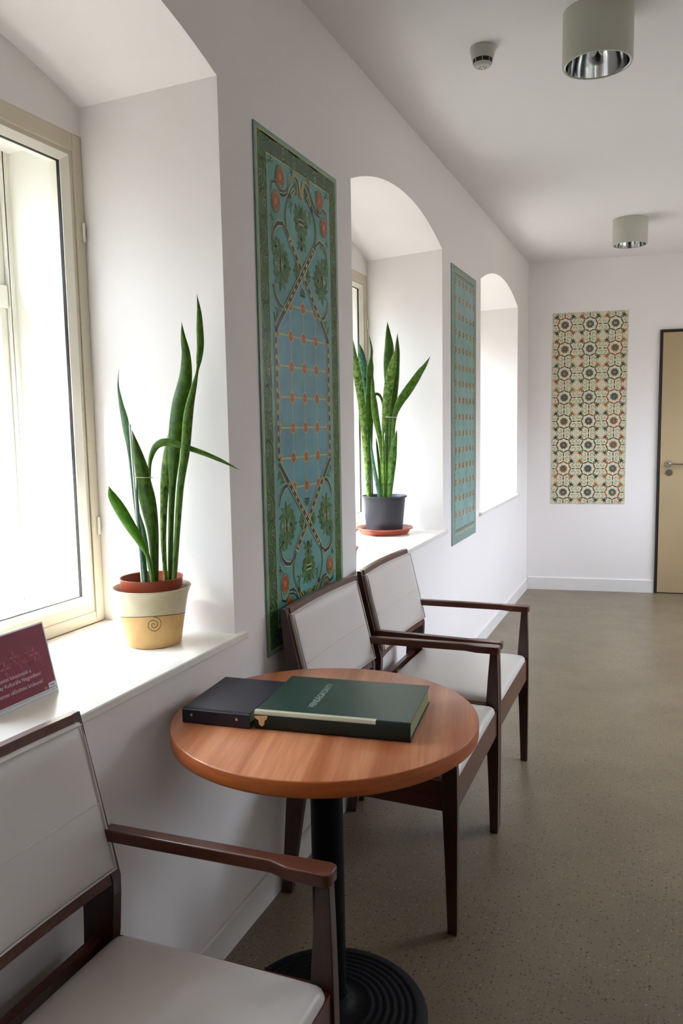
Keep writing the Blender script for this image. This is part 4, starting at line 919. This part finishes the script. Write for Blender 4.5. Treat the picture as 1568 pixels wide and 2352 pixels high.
for mt in (0, 1):
    acanthus(CX, 1.300, PI, 0.062, mt, lay=9); acanthus(CX-0.004, 1.300, 0.65, 0.060, mt, lay=9); acanthus(CX+0.004, 1.300, -0.65, 0.060, mt, lay=9); acanthus(CX, 1.215, 0, 0.045, mt, lay=9)
    acanthus(CX, 1.075, 0, 0.028, mt, lay=9); acanthus(CX-0.03, 1.146, PI/2, 0.036, mt, lay=9); acanthus(CX+0.03, 1.146, -PI/2, 0.036, mt, lay=9)
    for k in range(3):
        X, Y = mirror([(CX, 1.300+0.007*(k-1))], 0, mt)[0]; p1.rect(X-0.020, X+0.020, Y-0.0022, Y+0.0022, ('straw', 'navy', 'straw')[k], 18)
    for ms in (0, 1):
        acanthus(0.148, 1.150, 0.15, 0.072, mt, ms, 9); acanthus(0.148, 1.142, PI-0.15, 0.072, mt, ms, 9); acanthus(0.165, 1.146, -PI/2, 0.050, mt, ms, 9); acanthus(0.120, 1.19, 0.9, 0.040, mt, ms, 9)
        acanthus(0.345, 1.395, 2.2, 0.030, mt, ms, 9)
        for k in range(3):
            X, Y = mirror([(0.140+0.009*(k-1), 1.146)], ms, mt)[0]; p1.rect(X-0.0018, X+0.0018, Y-0.020, Y+0.020, ('yellow', 'navy', 'yellow')[k], 18)
# local (s, t, depth) -> wall plane x = 0, s along +y
o = p1.build('tile_panel', 'margin', Matrix(((0,0,1,0.0004), (1,0,0,2.006), (0,1,0,0.737), (0,0,0,1))))
tag(o, 'tall green ornamental tile panel with dark scrolls and red flowers behind the chairs', 'wall panel')

p2 = Panel(0.590, 1.510, 0)
p2.rect(0.062, 0.545, 0.045, 1.494, 'straw', 1); p2.rect(0.0645, 0.5425, 0.0475, 1.4915, 'sage', 2)
p2.rect(0.072, 0.535, 0.060, 1.482, 'sea2', 3)
for t0 in (1.455, 0.060):
    p2.rect(0.072, 0.535, t0, t0+0.020, 'sage_dark', 4)
    for k in range(22): p2.poly([(0.078+0.0208*k, t0+0.003), (0.088+0.0208*k, t0+0.003), (0.083+0.0208*k, t0+0.016)], 'straw', 5)
    p2.rect(0.072, 0.535, t0+(0.022 if t0 > 1 else -0.006), t0+(0.026 if t0 > 1 else -0.002), 'straw', 4)
for k in range(48):
    y = 0.09+1.35*k/47
    for x in (0.072, 0.535): p2.rect(x-0.0035, x+0.0035, y, y+0.016, 'sage_dark', 6); p2.rect(x-0.0035, x+0.0035, y+0.019, y+0.024, 'straw', 6)
cols2 = [0.085+0.0866*k for k in range(6)]
for x in cols2: p2.rect(x-0.0012, x+0.0012, 0.082, 1.452, 'sage', 5)
for k in range(15):
    y = 1.430-0.0907*k
    p2.rect(0.085, 0.518, y-0.0020, y+0.0020, 'tan', 6)
    for x in cols2:
        p2.disc(x, y, 0.0185, 'tan', 7, ry=0.019, seg=16); p2.disc(x, y, 0.0155, 'bronze', 8, ry=0.0165, seg=14)
        for q in range(6): a = 2*PI*q/6; p2.disc(x+0.009*math.cos(a), y+0.0095*math.sin(a), 0.0034, 'orange', 9, seg=6)
        p2.disc(x, y, 0.0048, 'straw', 10, seg=8)
o = p2.build('tile_panel', 'sage', Matrix(((0,0,1,0.0004), (1,0,0,4.183), (0,1,0,0.744), (0,0,0,1))))
tag(o, 'narrow pale teal tile panel with rows of small bronze rosettes, between the arched windows', 'wall panel')

p3 = Panel(0.586, 1.560, 0); PER = 0.1953
rnd = random.Random(12)
for i in range(3):
    for j in range(8):
        X = PER*(i+0.5); Y = 1.560-PER*(j+0.5)+0.000
        wash = rnd.random() < 0.38
        ringc = rnd.choice(['brown', 'olive', 'olive', 'brown', 'rust', 'red'])
        ringd = rnd.choice(['brown', 'olive', 'rust'])
        for q in range(8):
            a0 = math.radians(45*q); a1 = math.radians(45*(q+1)); am = (a0+a1)/2
            A = (X+0.060*math.cos(a0), Y+0.060*math.sin(a0)); B = (X+0.060*math.cos(a1), Y+0.060*math.sin(a1)); Md = (X+0.0505*math.cos(am), Y+0.0505*math.sin(am))
            pts = []
            for k in range(7):
                t = k/6; pts.append(((1-t)**2*A[0]+2*t*(1-t)*Md[0]+t*t*B[0], (1-t)**2*A[1]+2*t*(1-t)*Md[1]+t*t*B[1]))
            p3.ribbon(pts, [0.004, 0.0075, 0.0095, 0.010, 0.0095, 0.0075, 0.004], (ringc if (q*3+i+j) % 4 else ringd), 3)
            p3.disc(A[0], A[1], 0.0055, 'olive', 4, seg=4, ph=a0)
        # rosette
        pc = 'taupe' if wash else 'teal'; cc = rnd.choice(['orange', 'rust', 'rust', 'brown'] if not wash else ['taupe', 'rust', 'brown'])
        for q in range(8):
            a = 2*PI*q/8+PI/8; x, y = X+0.0225*math.cos(a), Y+0.0225*math.sin(a)
            p3.disc(x, y, 0.0098, 'slate' if q % 2 and not wash else pc, 3, seg=10); p3.disc(x, y, 0.0045, 'dot', 4, seg=6)
        p3.disc(X, Y, 0.0165, 'olive', 5, seg=16); p3.disc(X, Y, 0.0125, cc, 6, seg=12)
        for q in range(8): a = 2*PI*q/8; p3.disc(X+0.0085*math.cos(a), Y+0.0085*math.sin(a), 0.0016, 'cream', 7, seg=4)
        p3.disc(X, Y, 0.004, 'orange', 7, seg=8)
        # diagonal corner motifs: lozenge plus leafy star
        for q in range(4):
            a = math.radians(45+90*q); ux, uy = math.cos(a), math.sin(a); vx, vy = -uy, ux
            c = (X+0.073*ux, Y+0.073*uy); lc = rnd.choice(['teal', 'slate', 'olive', 'teal', 'olive'])
            p3.poly([(c[0]+ux*0.014, c[1]+uy*0.014), (c[0]+vx*0.0135, c[1]+vy*0.0135), (c[0]-ux*0.012, c[1]-uy*0.012), (c[0]-vx*0.0135, c[1]-vy*0.0135)], lc, 3)
            p3.poly([(c[0]+ux*0.006, c[1]+uy*0.006), (c[0]+vx*0.005, c[1]+vy*0.005), (c[0]-ux*0.005, c[1]-uy*0.005), (c[0]-vx*0.005, c[1]-vy*0.005)], 'mint', 4)
            sc2 = rnd.choice(['olive', 'rust', 'brown', 'olive', 'orange'])
            for w_ in (-1.05, -0.45, 0, 0.45, 1.05):
                b = a+w_; r1 = 0.034 if w_ else 0.026
                e = (c[0]+ux*0.009, c[1]+uy*0.009)
                p3.ribbon([e, (e[0]+r1*0.5*math.cos(b), e[1]+r1*0.5*math.sin(b)), (e[0]+r1*math.cos(b), e[1]+r1*math.sin(b))], [0.004, 0.0088, 0.001], sc2, 5)
        # axis buds and scattered sage dots and curls
        for q in range(4):
            a = math.radians(90*q); ux, uy = math.cos(a), math.sin(a); vx, vy = -uy, ux
            p3.ribbon([(X+0.062*ux, Y+0.062*uy), (X+0.078*ux, Y+0.078*uy), (X+0.0965*ux, Y+0.0965*uy)], [0.002, 0.0105, 0.001], 'olive', 3)
            p3.disc(X+0.0905*ux, Y+0.0905*uy, 0.003, 'olive', 4, seg=5)
            for sg_ in (-1, 1):
                cx_, cy_ = X+0.082*ux+sg_*0.030*vx, Y+0.082*uy+sg_*0.030*vy
                p3.ribbon(arc(cx_, cy_, 0.013, 0.013, 90*q+60*sg_, 90*q+60*sg_+250, 10), 0.0034, 'dot', 2)
                p3.disc(cx_, cy_, 0.0034, 'mint', 2, seg=6)
                p3.disc(X+0.066*ux+sg_*0.022*vx, Y+0.066*uy+sg_*0.022*vy, 0.0028, 'rust' if (i+j) % 2 else 'dot', 2, seg=5)
                p3.disc(X+0.0915*ux+sg_*0.0555*vx, Y+0.0915*uy+sg_*0.0555*vy, 0.0040, 'dot', 2, seg=6)
o = p3.build('tile_panel', 'cream', Matrix(((1,0,0,0.196), (0,0,-1,-0.0004), (0,1,0,0.733), (0,0,0,1))))
farobj(o); tag(o, 'cream tile panel of round rosette motifs on the end wall left of the door', 'wall panel')

# ------------------------------------------------------------------ light
wd = bpy.data.worlds.new('world'); scn.world = wd; wd.use_nodes = True
nt = wd.node_tree; bg = nt.nodes['Background']
tc = nt.nodes.new('ShaderNodeTexCoord'); sep = nt.nodes.new('ShaderNodeSeparateXYZ'); nt.links.new(tc.outputs['Generated'], sep.inputs[0])
r = ramp(nt, sep.outputs[2], [(0.0, (0.19,0.185,0.185,1)), (0.49, (0.24,0.235,0.235,1)), (0.53, (0.34,0.345,0.36,1)), (0.60, (0.6,0.63,0.72,1)), (0.70, (1.85,2.02,2.4,1)), (1.0, (2.4,2.7,3.3,1))])
mr = nt.nodes.new('ShaderNodeMapRange'); mr.inputs[1].default_value = -1; mr.inputs[2].default_value = 1; nt.links.new(sep.outputs[2], mr.inputs[0]); nt.links.new(mr.outputs[0], r.inputs[0])
nt.links.new(r.outputs[0], bg.inputs[0]); bg.inputs[1].default_value = SKY
sun = bpy.data.lights.new('sun', 'SUN'); sun.energy = SUN; sun.angle = math.radians(6); sun.color = (1.0, 0.98, 0.96)
so_ = bpy.data.objects.new('sun', sun); C.objects.link(so_)
so_.rotation_euler = Vector((1.0, 1.2, -1.68)).to_track_quat('-Z', 'Y').to_euler()
for i, (a, b, c, d) in enumerate(NICHES):
    pt = bpy.data.lights.new('window_portal', 'AREA'); pt.shape = 'RECTANGLE'; pt.size = ZW-ZS; pt.size_y = d-c; pt.cycles.is_portal = True
    po = bpy.data.objects.new('window_portal', pt); C.objects.link(po); po.location = (-0.89, (c+d)/2, (ZW+ZS)/2)
    po.rotation_euler = Vector((1, 0, 0)).to_track_quat('-Z', 'Y').to_euler()
    # track quat: local x is size
for a, b, z0, z1 in ADDED_ROPEN:
    pt = bpy.data.lights.new('window_portal', 'AREA'); pt.shape = 'RECTANGLE'; pt.size = z1-z0; pt.size_y = b-a; pt.cycles.is_portal = True
    po = bpy.data.objects.new('window_portal', pt); C.objects.link(po); po.location = (XR+0.19, (a+b)/2, (z0+z1)/2)
    po.rotation_euler = Vector((-1, 0, 0)).to_track_quat('-Z', 'Y').to_euler()
vs = scn.view_settings; vs.view_transform = 'Standard'; vs.look = 'None'; vs.gamma = 1.0; vs.use_curve_mapping = False; vs.exposure = EXPO
